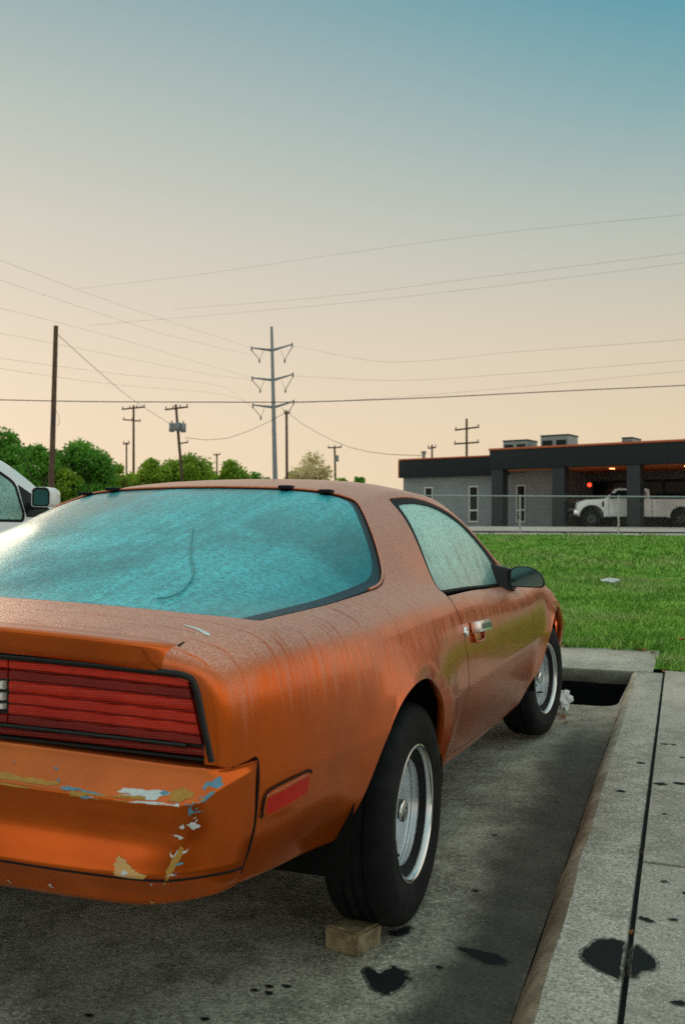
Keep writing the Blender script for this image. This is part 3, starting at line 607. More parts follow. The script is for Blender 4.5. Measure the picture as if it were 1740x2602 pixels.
    for sx in (-1,1):
        for yc,R in ((-.13,.41),(2.49,.40)):
            b=MB(); a=np.radians(np.linspace(0,180,40)); xs=(.45,.865 if R>.405 else .85)
            V=[(sx*x,yc+(R-.0)*math.cos(w),ARCH_Z+R*math.sin(w)) for x in xs for w in a]; n=len(a)
            b.add(V,[(i,i+1,n+i+1,n+i) for i in range(n-1)],0,True)
            b.add([V[i] for i in range(n)],[tuple(range(n))]); b.build('wheel_well',M['void'],car)
        b=MB(); b.add([(sx*.79,.45,.29),(sx*.79,1.9,.29),(sx*.79,1.9,.84),(sx*.79,.45,.84),(sx*.60,.45,.29),(sx*.60,1.9,.29)],[(0,1,2,3),(0,1,5,4)]); b.build('door_inner_panel',M['trim_grey'],car)
    # ---- cabin
    for sx in (-1,1):
        b=MB(); b.box((sx*.36,.62,.66),(.48,.16,.60),ax=np.array([[1,0,0],[0,.94,.34],[0,-.34,.94]])); s=b.build('seat',M['cloth'],car,bevel=.05,seg=3)
        b=MB(); b.box((sx*.36,.50,1.02),(.26,.09,.17)); b.build('head_rest',M['cloth'],s,bevel=.035,seg=3)
        b=MB(); b.box((sx*.36,.95,.50),(.50,.50,.14)); b.build('seat_cushion',M['cloth'],s,bevel=.05,seg=3)
    b=MB(); b.box((0,1.62,.78),(1.36,.30,.18)); b.build('dashboard',M['trim_grey'],car,bevel=.04)
    a=np.linspace(0,2*math.pi,33); b=MB(); b.tube(np.stack([-.36+.18*np.cos(a),1.36-.07*np.sin(a),.84+.165*np.sin(a)],1),.014,8,cap=False); b.build('steering_wheel',M['black_plastic'],car)
    # ---- a thin curved teal line on the rear glass
    pts=spline([(.272,-.195),(.343,-.33),(.388,-.41),(.437,-.485),(.468,-.545),(.485,-.605),(.497,-.66),(.492,-.70),(.475,-.715)],.01); q=BODY.P(*topuv(pts).T)+BODY.N(*topuv(pts).T)*.001
    b=MB(); b.tube(q,.0022,6); b.build('glass_line',M['strip'],car)
    return car,doors
def lamp_y(x): return -.956-.055*(1-min(1,(abs(x)/.78))**2)
def make_tail(car):
    B=bumper(BODY)
    e=np.array([(0,0),(B.nu-1,0),(B.nu-1,B.nv-1),(0,B.nv-1)])
    V,T=trim(B,dense(e*[MU,MV],.02)/[MU,MV],(),.25,.25)
    P=B.P(V[:,0],V[:,1]); N=B.N(V[:,0],V[:,1]); k=len(P); F=[tuple(t) for t in T]+[tuple(q+k for q in t[::-1]) for t in T]
    bum=nmesh('bumper',np.concatenate([P,P*[-1,1,1]]),np.concatenate([N,N*[-1,1,1]]),F,M['dry'],car); bum['label']='orange bumper cover with paint chipped off its corner and ledge'
    u=np.linspace(0,B.nu-1.02,90); v=np.full(90,11.75); p=B.P(u,v)+B.N(u,v)*-.0005
    b=MB(); b.tube(np.concatenate([p[::-1]*[-1,1,1],p[1:]]),.0028,6); b.build('bumper_seam',M['rubber'],bum)
    u=np.linspace(0,B.nu-1.0,70); p=B.P(u,np.full(70,.35))+np.array([0,0,.005]); b=MB(); b.tube(np.concatenate([p[::-1]*[-1,1,1],p[1:]]),.0032,6); b.build('bumper_gap_seal',M['rubber'],bum)
    mats=dict(strip='primer',blueA='chip_blue',tick='chip_blue',musB='primer',blueC='chip_blue',whiteD='chip_white',musE='primer',musF='primer',blueG='chip_blue',whiteH='chip_white',blueI='chip_blue',blueJ='chip_blue',whiteK='chip_blue',whiteL='chip_white',whiteM='chip_white',tri='primer_pale',trib='chip_white',bandN='primer',whiteO='chip_white',musP='primer',musQ='primer',dotR='chip_blue',dotS='chip_blue',w1='chip_white',w2='chip_white',w3='chip_white')
    order=list(mats)
    for k in range(34):
        uc=rng.choice([.6,1.2,2.0,2.6,3.2,3.7,4.05,4.4])+rng.normal(0,.18); vc=5.05+rng.normal(0,.35)-(1.6*(uc-4) if uc>4 else 0)
        if k>24: uc=4.0+rng.normal(0,.05); vc=6+rng.random()*5
        m_=rng.integers(5,8); a_=np.sort(rng.random(m_))*2*math.pi; r_=(.003+.007*rng.random())*(.5+rng.random(m_)); nm='rnd%d'%k
        CHIPS[nm]=list(zip(uc+r_*np.cos(a_)*(1.6+rng.random())/MU*.9,vc+r_*np.sin(a_)*.8/MV)); mats[nm]=['chip_white','chip_blue','primer'][int(rng.integers(0,3))]
    order=list(mats)
    for i,n in enumerate(order):
        P=np.array(CHIPS[n])*[MU,MV]
        if area2(P)<0: P=P[::-1]
        Q=dense(P,.008); Q=Q+rng.normal(0,.0014,Q.shape)
        try:
            V,T=trim(B,Q/[MU,MV],(),.12,.25)
        except Exception as ex: print('chip',n,ex); continue
        if len(T)==0: continue
        off=.0007+.00025*(i%5); pp=B.P(V[:,0],V[:,1]); nn=B.N(V[:,0],V[:,1])
        nmesh('paint_chip',pp+nn*off,nn,[tuple(t) for t in T],M[mats[n]],bum)
    # ---- tail lamp unit: black housing with ribbed bars
    def zt(x): return .860-.028*(x/.75)**2
    def zb(x): return .692-.020*(x/.75)**2
    def zf(x,f): return zt(x)+(zb(x)-zt(x))*f
    def xr(f): return .700+.040*f
    n=40
    def plate(x0,x1f,f0,f1,prof,k=24,left=None):
        """bar between fractions f0,f1 from x0 to the slanted end; prof: (fraction, proud)"""
        P=[]
        for i in range(k):
            t=i/(k-1); row=[]
            for a,h in prof:
                f=f0+(f1-f0)*a; x=x0+((x1f(f) if callable(x1f) else x1f)-x0)*t; row.append((x,lamp_y(x)-h,zf(x,f)))
            P.append(row)
        return np.array(P)
    def bar(name,mat,par,x0,x1f,f0,f1,h,k=24):
        prof=[(0,-.012),(0,.5*h),(.10,.9*h),(.5,h),(.90,.9*h),(1,.5*h),(1,-.012)]
        for sx in (1,-1):
            P=plate(x0,x1f,f0,f1,prof,k)*[sx,1,1]
            if sx<0: P=P[:,::-1]
            m=len(prof); F=[(i*m+j,i*m+j+1,(i+1)*m+j+1,(i+1)*m+j) for i in range(k-1) for j in range(m-1)]
            F+=[tuple(range(m))[::-1],tuple(range((k-1)*m,k*m))]
            me=bpy.data.meshes.new(name); me.from_pydata(P.reshape(-1,3).tolist(),[],F); me.update(); me.polygons.foreach_set('use_smooth',[True]*len(F)); me.set_sharp_from_angle(angle=rad(50)); link(name,me,mat,par)
    # housing: back plate with a raised frame
    prof=[(0,-.02),(0,.010),(.055,.010),(.060,-.006),(.965,-.006),(.970,.008),(1,.008),(1,-.02)]
    k=60; X=lambda f: xr(f)+.020
    P=[]
    for i in range(k):
        t=i/(k-1)*2-1; P.append([(X(f)*t,lamp_y(X(f)*t)-h,zf(X(f)*t,f)) for f,h in prof])
    hs=grid_mesh('tail_light',np.array(P)[::-1],M['housing'],car); hs.data.set_sharp_from_angle(angle=rad(35)); hs['label']='full width tail lamp unit of ribbed red bars in a black frame'
    # end frames with a rounded upper corner
    for sx in (1,-1):
        pts=spline([(0,.026),(.3,.026),(.55,.026),(xr(.03)-.06,.026),(xr(.02)-.02,.026),(xr(.07)+.006,.06),(xr(.16)+.012,.16),(xr(.5)+.012,.5),(xr(.97)+.012,.99)],.01)
        q=np.array([(sx*x,lamp_y(x)-.008,zf(x,f)) for x,f in pts]); b=MB(); b.tube(q,.0085,8); b.build('lamp_frame',M['housing'],hs)
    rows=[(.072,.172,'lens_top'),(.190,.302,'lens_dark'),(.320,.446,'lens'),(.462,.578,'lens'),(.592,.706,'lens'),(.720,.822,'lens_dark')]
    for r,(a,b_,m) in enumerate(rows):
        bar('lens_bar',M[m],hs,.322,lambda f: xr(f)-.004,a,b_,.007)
        if r in (2,3,4):
            bar('lens_bar',M[m],hs,.012,.150,a,b_,.007,6)
            bar('reverse_lens',M['reverse'],hs,.156,.308,a+.012,b_-(.02 if r<4 else .045),.0085,10)
        else: bar('lens_bar',M[m],hs,.012,.318,a,b_,.007,10)
    for f in (.181,.311,.454,.585,.713):
        bar('lamp_rib',M['divider'],hs,.325,lambda q: xr(q)-.006,f-.005,f+.004,.0050)
    bar('lens_bar',M['lens_dark'],hs,.012,lambda f: xr(f)-.002,.872,.958,.004,30)
    b=MB(); x=np.linspace(-.70,.70,50); b.tube(np.array([(q,lamp_y(q)-.008,zf(q,.843)) for q in x]),.0045,6); b.build('lamp_rib',M['housing'],hs)
    b=MB(); b.tube(np.array([(q,lamp_y(q)-.011,zf(q,.03)) for q in x]),.0035,6); b.build('lamp_rib',M['housing'],hs)
    # ---- spoiler lip along the deck edge
    k=60; P=[]
    for i in range(k):
        x=-.668+1.336*i/(k-1); s=min(1,abs(x)/.668); y0=lamp_y(x)-.018; zl=.919-.030*s**2; end=max(0,(s-.93)/.07); end=end*end
        lift=1-.85*end; r=.055*end
        P.append([(x,y0+.115,zl-.020*end-.008),(x,y0+.05,zl-.012*end-.001),(x,y0-.002+r,zl-.006*end+.001),(x,y0-.020+r,zl-.008*end),(x,y0-.024+r,zl-.005-.008*end),(x,y0-.023+r*.9,zl-.012-.008*end),(x,y0-.014+r*.6,zl-.036),(x,y0-.008+r*.4,zl-.056),(x,y0+.030,zl-.060),(x,y0+.10,zl-.055)])
    P=np.array(P)
    sp=grid_mesh('rear_spoiler',P[::-1],M['dry'],car); sp.data.set_sharp_from_angle(angle=rad(60))
    md=sp.modifiers.new('sub','SUBSURF'); md.levels=md.render_levels=1
    b=MB(); F=MB()
    for sx in (1,-1):
        q=P[-1]*[sx,1,1]; b.add(q,[tuple(range(len(q)))])
    b.build('spoiler_end',M['dry'],sp)
    bb=MB()
    for sx in (1,-1): bb.tube((P[-1][1:9]+np.array([.0022,0,.0008]))*[sx,1,1],.0028,6)
    if False: bb.tube(np.array([(sx*(.675),lamp_y(.67)+.06,.884),(sx*.672,lamp_y(.67)+.02,.880),(sx*.663,lamp_y(.67)-.006,.866),(sx*.660,lamp_y(.67)-.010,.846)]),.0035,6)
    bb.build('spoiler_seam',M['rubber'],sp)
    # ---- side marker lamps
    out=[(-.872,.553),(-.868,.590),(-.857,.600),(-.735,.612),(-.728,.604)]
    red=fillet([(-.864,.586),(-.742,.602),(-.736,.592),(-.741,.568),(-.861,.553),(-.866,.564)],.006)
    bez=fillet([(-.872,.590),(-.740,.607),(-.732,.590),(-.739,.562),(-.862,.547),(-.874,.560)],.008)
    R_=sideuv(dense(red,.006)); Z_=sideuv(dense(bez,.006))
    A=sheet('x',BODY,R_,(),None,None,both='arrays',off=.0035,flange=.004,du=.1,dv=.25); C=sheet('x',BODY,Z_,[R_],None,None,both='arrays',off=.003,flange=.006,du=.1,dv=.25)
    for s in (0,1):
        z=nmesh('marker_lamp',*(flip(*A) if s else A),M['marker'],car); nmesh('bezel',*(flip(*C) if s else C),M['paint'],z)
        pts=spline([(-.877,.550),(-.873,.588),(-.862,.600),(-.735,.613),(-.731,.606)],.008); q=sideuv(pts); q=BODY.P(*q.T)+BODY.N(*q.T)*.003
        if s: q=q*[-1,1,1]
        b=MB(); b.tube(q,.0021,6); b.build('lamp_seal',M['rubber'],z)
    # scuff on the deck
    sc=[(.618,-.853),(.655,-.858),(.690,-.872),(.699,-.883),(.688,-.884),(.66,-.868),(.63,-.860)]
    q=topuv(dense(np.array(sc),.006)); A=sheet('x',BODY,q,(),None,None,both='arrays',off=.0008,flange=0,du=.1,dv=.2); nmesh('scuff_mark',*A,M['chip_white'],car)
def wheel_mats(): pass
TYRE=[(.150,-.06),(.188,-.080),(.200,-.094),(.225,-.101),(.26,-.1035),(.288,-.100),(.306,-.092),(.3165,-.080),(.3215,-.064),(.3235,-.050),(.3235,-.040),(.3165,-.038),(.3165,-.030),(.3240,-.028),(.3245,-.006),(.3175,-.004),(.3175,.004),(.3245,.006),(.3240,.028),(.3165,.030),(.3165,.038),(.3235,.040),(.3235,.050),(.3215,.064),(.3165,.080),(.306,.092),(.288,.100),(.26,.1035),(.248,.1040),(.246,.1030),(.225,.101),(.200,.094),(.188,.080),(.150,.06)]
RIM=[(.150,-.07),(.180,-.02),(.184,.060),(.188,.072),(.1895,.080),(.1925,.084),(.1935,.088),(.1915,.0915),(.1875,.091),(.1835,.086),(.1815,.077),(.1805,.066),(.1795,.060),(.1755,.056),(.1720,.051),(.1710,.038),(.1685,.030),(.1640,.027),(.1615,.020),(.1600,-.010),(.1560,-.030),(.150,-.036)]
DISC=[(.1505,-.036),(.146,-.028),(.138,-.024),(.118,-.020),(.098,-.014),(.082,-.004),(.070,.004),(.058,.006),(.048,.005),(.046,.000)]
CAP=[(.046,-.005),(.046,.012),(.044,.018),(.036,.022),(.0345,.026),(.0340,.050),(.0320,.056),(.027,.059),(.0001,.060)]
def make_wheel(car,c,side,steer=0,spin=0,flat=.0215):
    """c: centre of the wheel; side +1 right, -1 left"""
    cs,ss=math.cos(steer),math.sin(steer)
    Rz=np.array([[cs,-ss,0],[ss,cs,0],[0,0,1]])@np.diag([side,1,1])
    Mx=np.eye(4); Mx[:3,:3]=Rz; Mx[:3,3]=c
    def lat(prof,n=72): b=MB(); b.lathe(prof,n,M=Mx); return b
    RS=.945
    b=lat([(r*RS if r<.19 else .188*RS+(r-.188)*.88,a*.88) for r,a in TYRE],96)
    V=b.v[0]; low=V[:,2]<flat; V[low,2]=flat
    ty=b.build('wheel',M['tyre'],car)
    me=ty.data; bm=bmesh.new(); bm.from_mesh(me); bmesh.ops.recalc_face_normals(bm,faces=bm.faces); bm.to_mesh(me); bm.free()
    me.set_sharp_from_angle(angle=rad(50))
    def fin(b,name,mat):
        o=b.build(name,mat,ty); bm=bmesh.new(); bm.from_mesh(o.data); bmesh.ops.recalc_face_normals(bm,faces=bm.faces); bm.to_mesh(o.data); bm.free(); o.data.set_sharp_from_angle(angle=rad(35)); return o
    S_=lambda P:[(r*RS,a*.91) for r,a in P]
    fin(lat(S_(RIM)),'rim',M['argent']); fin(lat(S_([(.192,.0845),(.1955,.0875),(.1945,.092),(.190,.0935),(.1845,.0905),(.183,.087)])),'trim_ring',M['chrome']); fin(lat(S_(DISC)),'wheel_disc',M['argent']); fin(lat(S_(CAP),40),'hub_cap',M['chrome'])
    for k in range(5):
        w=spin+2*math.pi*k/5; e=np.array([0,math.cos(w),math.sin(w)]); t=np.array([0,-math.sin(w),math.cos(w)])
        pts=[]; b=MB(); m=16
        for j in range(m):
            q=2*math.pi*j/m; rr=.117+.016*math.sin(q); tt=.032*math.cos(q); pts.append(e*rr+t*tt+np.array([-.0195+.16*(.117-rr),0,0]))
        top=np.array(pts); inn=top*1.0; inn[:,0]-=.02
        V=np.concatenate([top,inn])@Rz.T+c; b.add(V,[tuple(range(m))]); fin(b,'wheel_slot',M['void'])
        w+=math.pi/5; e=np.array([0,math.cos(w),math.sin(w)])
        b=MB(); b.lathe([(.0095,-.002),(.0095,.016),(.006,.020),(.0001,.020)],6,M=(lambda m_:m_)(np.block([[Rz,(c+Rz@(e*.060))[:,None]],[np.zeros((1,3)),np.ones((1,1))]]))); fin(b,'lug_nut',M['rim_dark'])
    w=spin-1.75; e=np.array([0,math.cos(w),math.sin(w)])
    b=MB(); b.tube((np.array([e*.142+[-.02,0,0],e*.138+[.005,0,0],e*.132+[.030,0,0]]))@Rz.T+c,.0045,8); fin(b,'valve_stem',M['rubber'])
    return ty
def make_trim(car,doors):
    for s,d in ((1,doors[0]),(-1,doors[1])):
        def fl(P): P=np.asarray(P,float); return P*[s,1,1]
        # handle: frame aligned with the flank
        p0=onflank(.545,.776); p1=onflank(.735,.768); mid=onflank(.640,.772); uv=sideuv([(.64,.772)]); n=BODY.N(*uv.T)[0]
        ax=(p1-p0)/np.linalg.norm(p1-p0); up=np.cross(n,ax); up*=np.sign(up[2]); A=np.array([n,ax,up])
        if s<0: A=A*[-1,1,1]; 
        def place(a,b_,c): return fl(mid+n*a+ax*b_+up*c)
        b=MB(); b.box(place(.017,0,.004),(.030,.185,.036),ax=A); h=b.build('door_handle',M['handle'],d,bevel=.004)
        b=MB(); b.box(place(.0325,.012,.004),(.003,.140,.018),ax=A); b.build('handle_inlay',M['inlay'],h,bevel=.001)
        b=MB(); b.tube(np.array([place(.004,-.082,-.014),place(.005,-.070,-.043),place(.005,-.0,-.047),place(.005,.068,-.044),place(.004,.084,-.014)]),.0042,8); b.build('handle_cup_rim',M['paint'],h)
        b=MB(); b.box(place(-.0009,0,-.026),(.004,.150,.030),ax=A); b.build('handle_cup',M['dry'],h,bevel=.0015)
        q=onflank(.475,.774); uv=sideuv([(.475,.774)]); n2=BODY.N(*uv.T)[0]
        t=np.cross(n2,[0,0,1]); t/=np.linalg.norm(t); u=np.cross(t,n2)
        Mx=np.eye(4); Mx[:3,:3]=np.stack([n2,t,u],1); Mx[:3,3]=q
        b=MB(); b.lathe([(.0165,-.002),(.0165,.003),(.0145,.006),(.009,.0065),(.008,.004),(.0001,.004)],28,M=Mx); b.v[0]=fl(b.v[0]); b.build('lock_cylinder',M['handle'],d)
        # mirror
        rear=fillet([(.838,.860),(.838,.930),(.862,.946),(.905,.950),(.948,.940),(.980,.908),(.990,.875),(.978,.858)],[.012,.012,.02,.03,.03,.03,.012,.012],4)
        c0=rear.mean(0); rings=[]
        for (dy,sc,dz) in ((-.004,.90,0),(-.008,.97,0),(0,1.0,0),(.03,1.0,0),(.07,.93,0),(.10,.78,0),(.118,.50,0),(.122,.05,0)):
            q=c0+(rear-c0)*sc; rings.append(np.stack([q[:,0]-.25*max(0,dy)*1.0*.4,np.full(len(q),1.50)+dy,q[:,1]-.05*max(0,dy)],1))
        P=fl(np.concatenate(rings)); m=len(rear); F=[(i*m+j,i*m+(j+1)%m,(i+1)*m+(j+1)%m,(i+1)*m+j) for i in range(len(rings)-1) for j in range(m)]
        b=MB(); b.add(P,F,0,True); mr=b.build('side_mirror',M['black_plastic'],car)
        bm=bmesh.new(); bm.from_mesh(mr.data); bmesh.ops.recalc_face_normals(bm,faces=bm.faces); bm.to_mesh(mr.data); bm.free(); mr.data.set_sharp_from_angle(angle=rad(50))
        q=c0+(rear-c0)*.905; b=MB(); b.add(fl(np.stack([q[:,0],np.full(m,1.4975),q[:,1]],1)),[tuple(range(m))]); b.build('mirror_glass',M['door_mirror'],mr)
        b=MB(); V=np.array([(.765,1.45,.900),(.842,1.50,.885),(.842,1.60,.880),(.76,1.66,.885),(.752,1.47,.958),(.838,1.505,.935),(.838,1.56,.935),(.735,1.60,.955),(.79,1.46,.855),(.85,1.50,.850),(.85,1.62,.845),(.79,1.68,.85)])
        b.add(fl(V),[(4,5,6,7),(0,1,5,4),(1,2,6,5),(2,3,7,6),(8,9,1,0),(9,10,2,1),(10,11,3,2)]); b.build('mirror_base',M['black_plastic'],mr,bevel=.004)
# ------------------------------------------------------------------ ground
SY,CY=math.sin(YAW),math.cos(YAW)
def dep(x,y): return -SY*(x-CP[0])+CY*(y-CP[1])
def z_land(d): return float(np.interp(d,[-100,7,8,30,45,52,75,200,900],[-.02,.0,.10,.895,1.19,1.20,1.3,1.6,2.2]))
KH=.11; LZ=.02
def kb(y): return 1.195-.016*y
def kt(y): return 1.255-.018*y
def kj(y): return 1.428-.016*y
def flat_sheet(name,outer,holes,z,mat,parent=None,step=.25):
    loops=[np.asarray(l,float) for l in [outer,*holes]]; A=np.concatenate(loops); E=[];k=0
    for l in loops: E+=[(k+i,k+(i+1)%len(l)) for i in range(len(l))]; k+=len(l)
    r=delaunay_2d_cdt([Vector(p) for p in A],E,[],0,1e-7); W=np.array([tuple(p) for p in r[0]]); T=np.array([f for f in r[2]])
    c=W[T].mean(1); m=inside(loops[0],c)
    for h in loops[1:]: m&=~inside(h,c)
    T=T[m]; zz=z(W) if callable(z) else np.full(len(W),z)
    a=W[T]; s=(a[:,1,0]-a[:,0,0])*(a[:,2,1]-a[:,0,1])-(a[:,2,0]-a[:,0,0])*(a[:,1,1]-a[:,0,1]); T[s<0]=T[s<0][:,::-1]
    me=bpy.data.meshes.new(name); me.from_pydata(np.concatenate([W,zz[:,None]],1).tolist(),[],[tuple(int(q) for q in t) for t in T]); me.update()
    return link(name,me,mat,parent)
def concrete(name,c1,c2,grit=.5,gutter=False,stone=True,sc=1.0):
    t=NT(name); co=t.tc.outputs['Object']
    big=t.noise(1.1*sc,5,.65); mid=t.noise(9*sc,5,.65); fine=t.noise(120,4,.75); st=t.voro(95,rnd=1); pit=t.noise(260,3,.7)
    col=t.mix(t.ramp(t.math('ADD',t.math('MULTIPLY',big,.55),t.math('MULTIPLY',mid,.45)),.40,.60),c1,c2)
    col=t.mix(t.math('MULTIPLY',t.ramp(fine,.44,.62),grit*.7),col,tuple(.35*x for x in c1))
    if stone:
        spk=t.ramp(t.noise(70,3,.75,t.co((1,1,1),(3,3,3))),.52,.64); col=t.mix(t.math('MULTIPLY',spk,.45*grit),col,tuple(min(1,1.5*x) for x in c2))
    if stone:
        patch=t.ramp(t.noise(1.7,4,.6,t.co((1,1,1),(4,2,0))),.34,.52)
        w=t.math('MULTIPLY',t.ramp(st,.34,.22),t.ramp(t.noise(38,2,.6,t.co((1,1,1),(1,7,0))),.50,.62)); w=t.math('MULTIPLY',w,t.math('MULTIPLY_ADD',patch,.85,.15))
        col=t.mix(t.math('MULTIPLY',w,grit),col,(.72,.70,.64))
    if gutter:
        x=t.sep(co); g=t.math('ADD',x[0],t.math('MULTIPLY',x[1],.016)); wob=t.math('MULTIPLY',t.math('SUBTRACT',t.noise(2.4,4,.6),.5),.22); g=t.math('ADD',g,wob)
        band=t.math('MULTIPLY',t.ramp(g,.84,1.06),t.ramp(g,1.30,1.20)); band=t.math('MULTIPLY',band,t.ramp(x[1],3.4,2.2,.25,1))
        col=t.mix(t.math('MULTIPLY',band,.88),col,(.030,.029,.024))
        ol=t.ramp(t.noise(1.3,3,.6,t.co((1,.6,1),(9,3,0))),.52,.70); col=t.mix(t.math('MULTIPLY',ol,.55),col,(.045,.045,.035))
    t.set(col=col,rough=t.ramp(fine,.3,.8,.72,.95),spec=.3,norm=t.bump(t.math('ADD',t.math('MULTIPLY',pit,.6),t.math('MULTIPLY',fine,.8)),.55,.006)); return t.mat
def halo():
    t=NT('oil_soaked_halo'); n=t.noise(28,4,.7); t.set(col=(.05,.045,.035),rough=.8,spec=.15); tr=t.N.new('ShaderNodeBsdfTransparent'); m=t.N.new('ShaderNodeMixShader'); t.put(m,0,t.ramp(n,.38,.62,.15,.75)); t.L.new(tr.outputs[0],m.inputs[1]); t.L.new(t.b.outputs[0],m.inputs[2]); t.L.new(m.outputs[0],t.out.inputs['Surface']); return t.mat
def kerbface():
    t=NT('kerb_face_worn_brown'); co=t.tc.outputs['Object']; y=t.sep(co)[1]; n=t.noise(6,5,.65); f=t.noise(90,4,.75); w=t.noise(1.1,3,.6)
    g=t.ramp(t.math('ADD',t.math('MULTIPLY',y,.28),t.math('SUBTRACT',w,.35)),.15,.75)
    br=t.mix(t.ramp(n,.35,.65),(.17,.125,.08),(.36,.28,.19)); gr=t.mix(t.ramp(n,.35,.65),(.22,.20,.16),(.46,.43,.36))
    col=t.mix(g,br,gr); col=t.mix(t.math('MULTIPLY',t.ramp(f,.45,.65),.5),col,(.10,.085,.06))
    t.set(col=col,rough=.85,spec=.25,norm=t.bump(f,.5,.006)); return t.mat
def make_ground():
    M['lot']=concrete('lot_concrete',(.235,.218,.165),(.52,.485,.385),1.0,True)
    M['kerb']=concrete('kerb_concrete',(.27,.255,.21),(.48,.455,.385),1.0)
    M['walk']=concrete('sidewalk_concrete',(.31,.29,.24),(.49,.46,.385),.9)
    M['kerbface']=kerbface()
    M['endface']=concrete('mossy_kerb_face',(.13,.13,.10),(.26,.25,.205),.6,stone=False)
    M['pit']=simple('drain_inside',(.006,.007,.007),.9,0,.4,9,spec=.1)
    M['oil']=simple('oil_stained_concrete',(.012,.015,.016),.85,0,.5,45,.3,150,spec=.12)
    M['halo']=halo()
    M['joint']=simple('joint_filler',(.008,.008,.008),.85,0,.5,60)
    M['pale_pave']=concrete('pale_pavement',(.42,.37,.33),(.53,.47,.42),.3,stone=False,sc=.3)
    # far land
    ds=[-80,-30,-10,3,7,8,12,20,30,37,45,52,75,120,200,400,900,2500]; ls=[-1500,-400,-150,-80,-40,-20,-10,0,10,20,40,80,150,400,1500]
    P=np.array([[[*bgp(l,d)[:2],z_land(d)-(1.0 if d<8 else .06)+(max(0,-l-12)*.012 if d>40 else 0)*min(1,max(0,(d-40)/30))] for l in ls] for d in ds])
    t=NT('far_ground'); n=t.noise(.15,5,.6); t.set(col=t.mix(t.ramp(n,.35,.65),(.05,.085,.025),(.12,.12,.07)),rough=.95); M['far']=t.mat
    tag(grid_mesh('ground',P[:,::-1],M['far'],None),kind='structure')
    # parking lot with the drain opening
    yN,yF=3.52,4.455
    hole=dense(fillet([(.62,yF),(.60,yN+.0),(1.06,yN),(kb(yN)-.02,yN+.10),(kb(yF)-.002,yF)],[.0,.05,.07,.06,0]),.03)
    out=dense([(-45,-25),(kb(-25),-25),(kb(yF),yF),(-45,yF)],1.0)
    lot=tag(flat_sheet('parking_lot',out,[hole],LZ,M['lot']),kind='structure')
    b=MB(); n=len(hole); V=[(x,y,LZ-.001) for x,y in hole]+[(x,y,-.55) for x,y in hole]; b.add(V,[(i,(i+1)%n,(i+1)%n+n,i+n) for i in range(n)]+[tuple(range(n,2*n))]); b.build('drain_pit',M['pit'],lot)
    # right kerb: sloping brown face, flat top
    ys=np.concatenate([np.linspace(-25,-2.6,40),np.linspace(-2.5,4.455,130)]); w=np.convolve(rng.normal(0,.006,len(ys)+8),np.ones(5)/5,'same')[4:-4]; w2=rng.normal(0,.0035,len(ys))
    P=np.array([[(kb(y)-.002,y,-.01),(kb(y)+.004+a*.5,y,LZ+.004),(kt(y)-.022+a,y,KH*.80+c),(kt(y)-.006+a,y,KH-.006),(kt(y)+.012+a,y,KH)] for y,a,c in zip(ys,w,w2)])
    kr=tag(grid_mesh('kerb',P[::-1],M['kerbface'],None),kind='structure')
    ky=ys; P=np.array([[((kt(y)+.012+np.interp(y,ys,w)) if y<=4.455 else .0+kt(4.455)+.012,y,KH-.0005),(kt(y)+.06,y,KH),((kj(y)-.004+rng.normal(0,.0015)),y,KH),(kj(y)-.003,y,KH-.012),(kj(y)-.003,y,KH-.09)] for y in ky if y<=4.47])
    grid_mesh('kerb_top',P[::-1],M['kerb'],kr)
    # kerb across the end of the space
    xs=np.linspace(-45,kt(4.455)+.013,160); P=[]
    for x in xs:
        e=rng.normal(0,.003); P.append([(x,4.456,LZ-.006),(x,4.452+e,LZ+.002),(x,4.452+e,KH-.014),(x,4.462+e,KH-.003),(x,4.475+e,KH)])
    ek=tag(grid_mesh('end_kerb',np.array(P),M['endface'],None),kind='structure')
    P=np.array([[(x,4.475,KH),(x,4.9,KH+.002),(x,5.70+.02*math.sin(x*3),KH+.004),(x,5.71,KH-.05)] for x in np.linspace(-45,kj(5)-.06,90)]); grid_mesh('end_kerb_top',P,M['kerb'],ek)
    tag(flat_sheet('unseen_forecourt',[(kj(0)+2.53,-25),(60,-25),(60,4.62),(kj(4)+2.53,4.62)],[],KH-.004,M['walk']),kind='structure')  # unseen concrete, added so the flank reflects no green ground
    P=np.array([[(x,y,max(KH-.004,z_land(dep(x,y))+.004) if y>4.7 else KH-.004) for y in np.linspace(4.62,48,40)] for x in (3.03,4,6,9,14,24,60)]); tag(grid_mesh('unseen_driveway',P,M['walk'],None),kind='structure')  # unseen and made up, keeps the lawn out of the quarter panel's reflection
    # joint and sidewalk slabs
    sw=tag(flat_sheet('sidewalk',[(kj(-25)-.012,-25),(kj(0)+2.5,-25),(kj(4)+2.5,4.62),(kj(4.62)-.012,4.62)],[],KH-.035,M['joint']),kind='structure')
    cuts=[-24,-9.4,-7.45,-5.5,-3.53,-1.5,.475,2.455,4.62]
    for y0,y1 in zip(cuts[:-1],cuts[1:]):
        for x0,x1 in ((0,1.25),(1.25,2.5)):
            g=.007; a=lambda x,y:(kj(y)+.004+x*1.0,y-.012*x)
            b=MB(); q=[a(x0+g,y0+g*1.3),a(x1-g,y0+g*1.3),a(x1-g,y1-g*1.3),a(x0+g,y1-g*1.3)]; b.prism(q,KH-.06,KH+rng.normal(0,.0012)); b.build('slab',M['walk'],sw,bevel=.005)
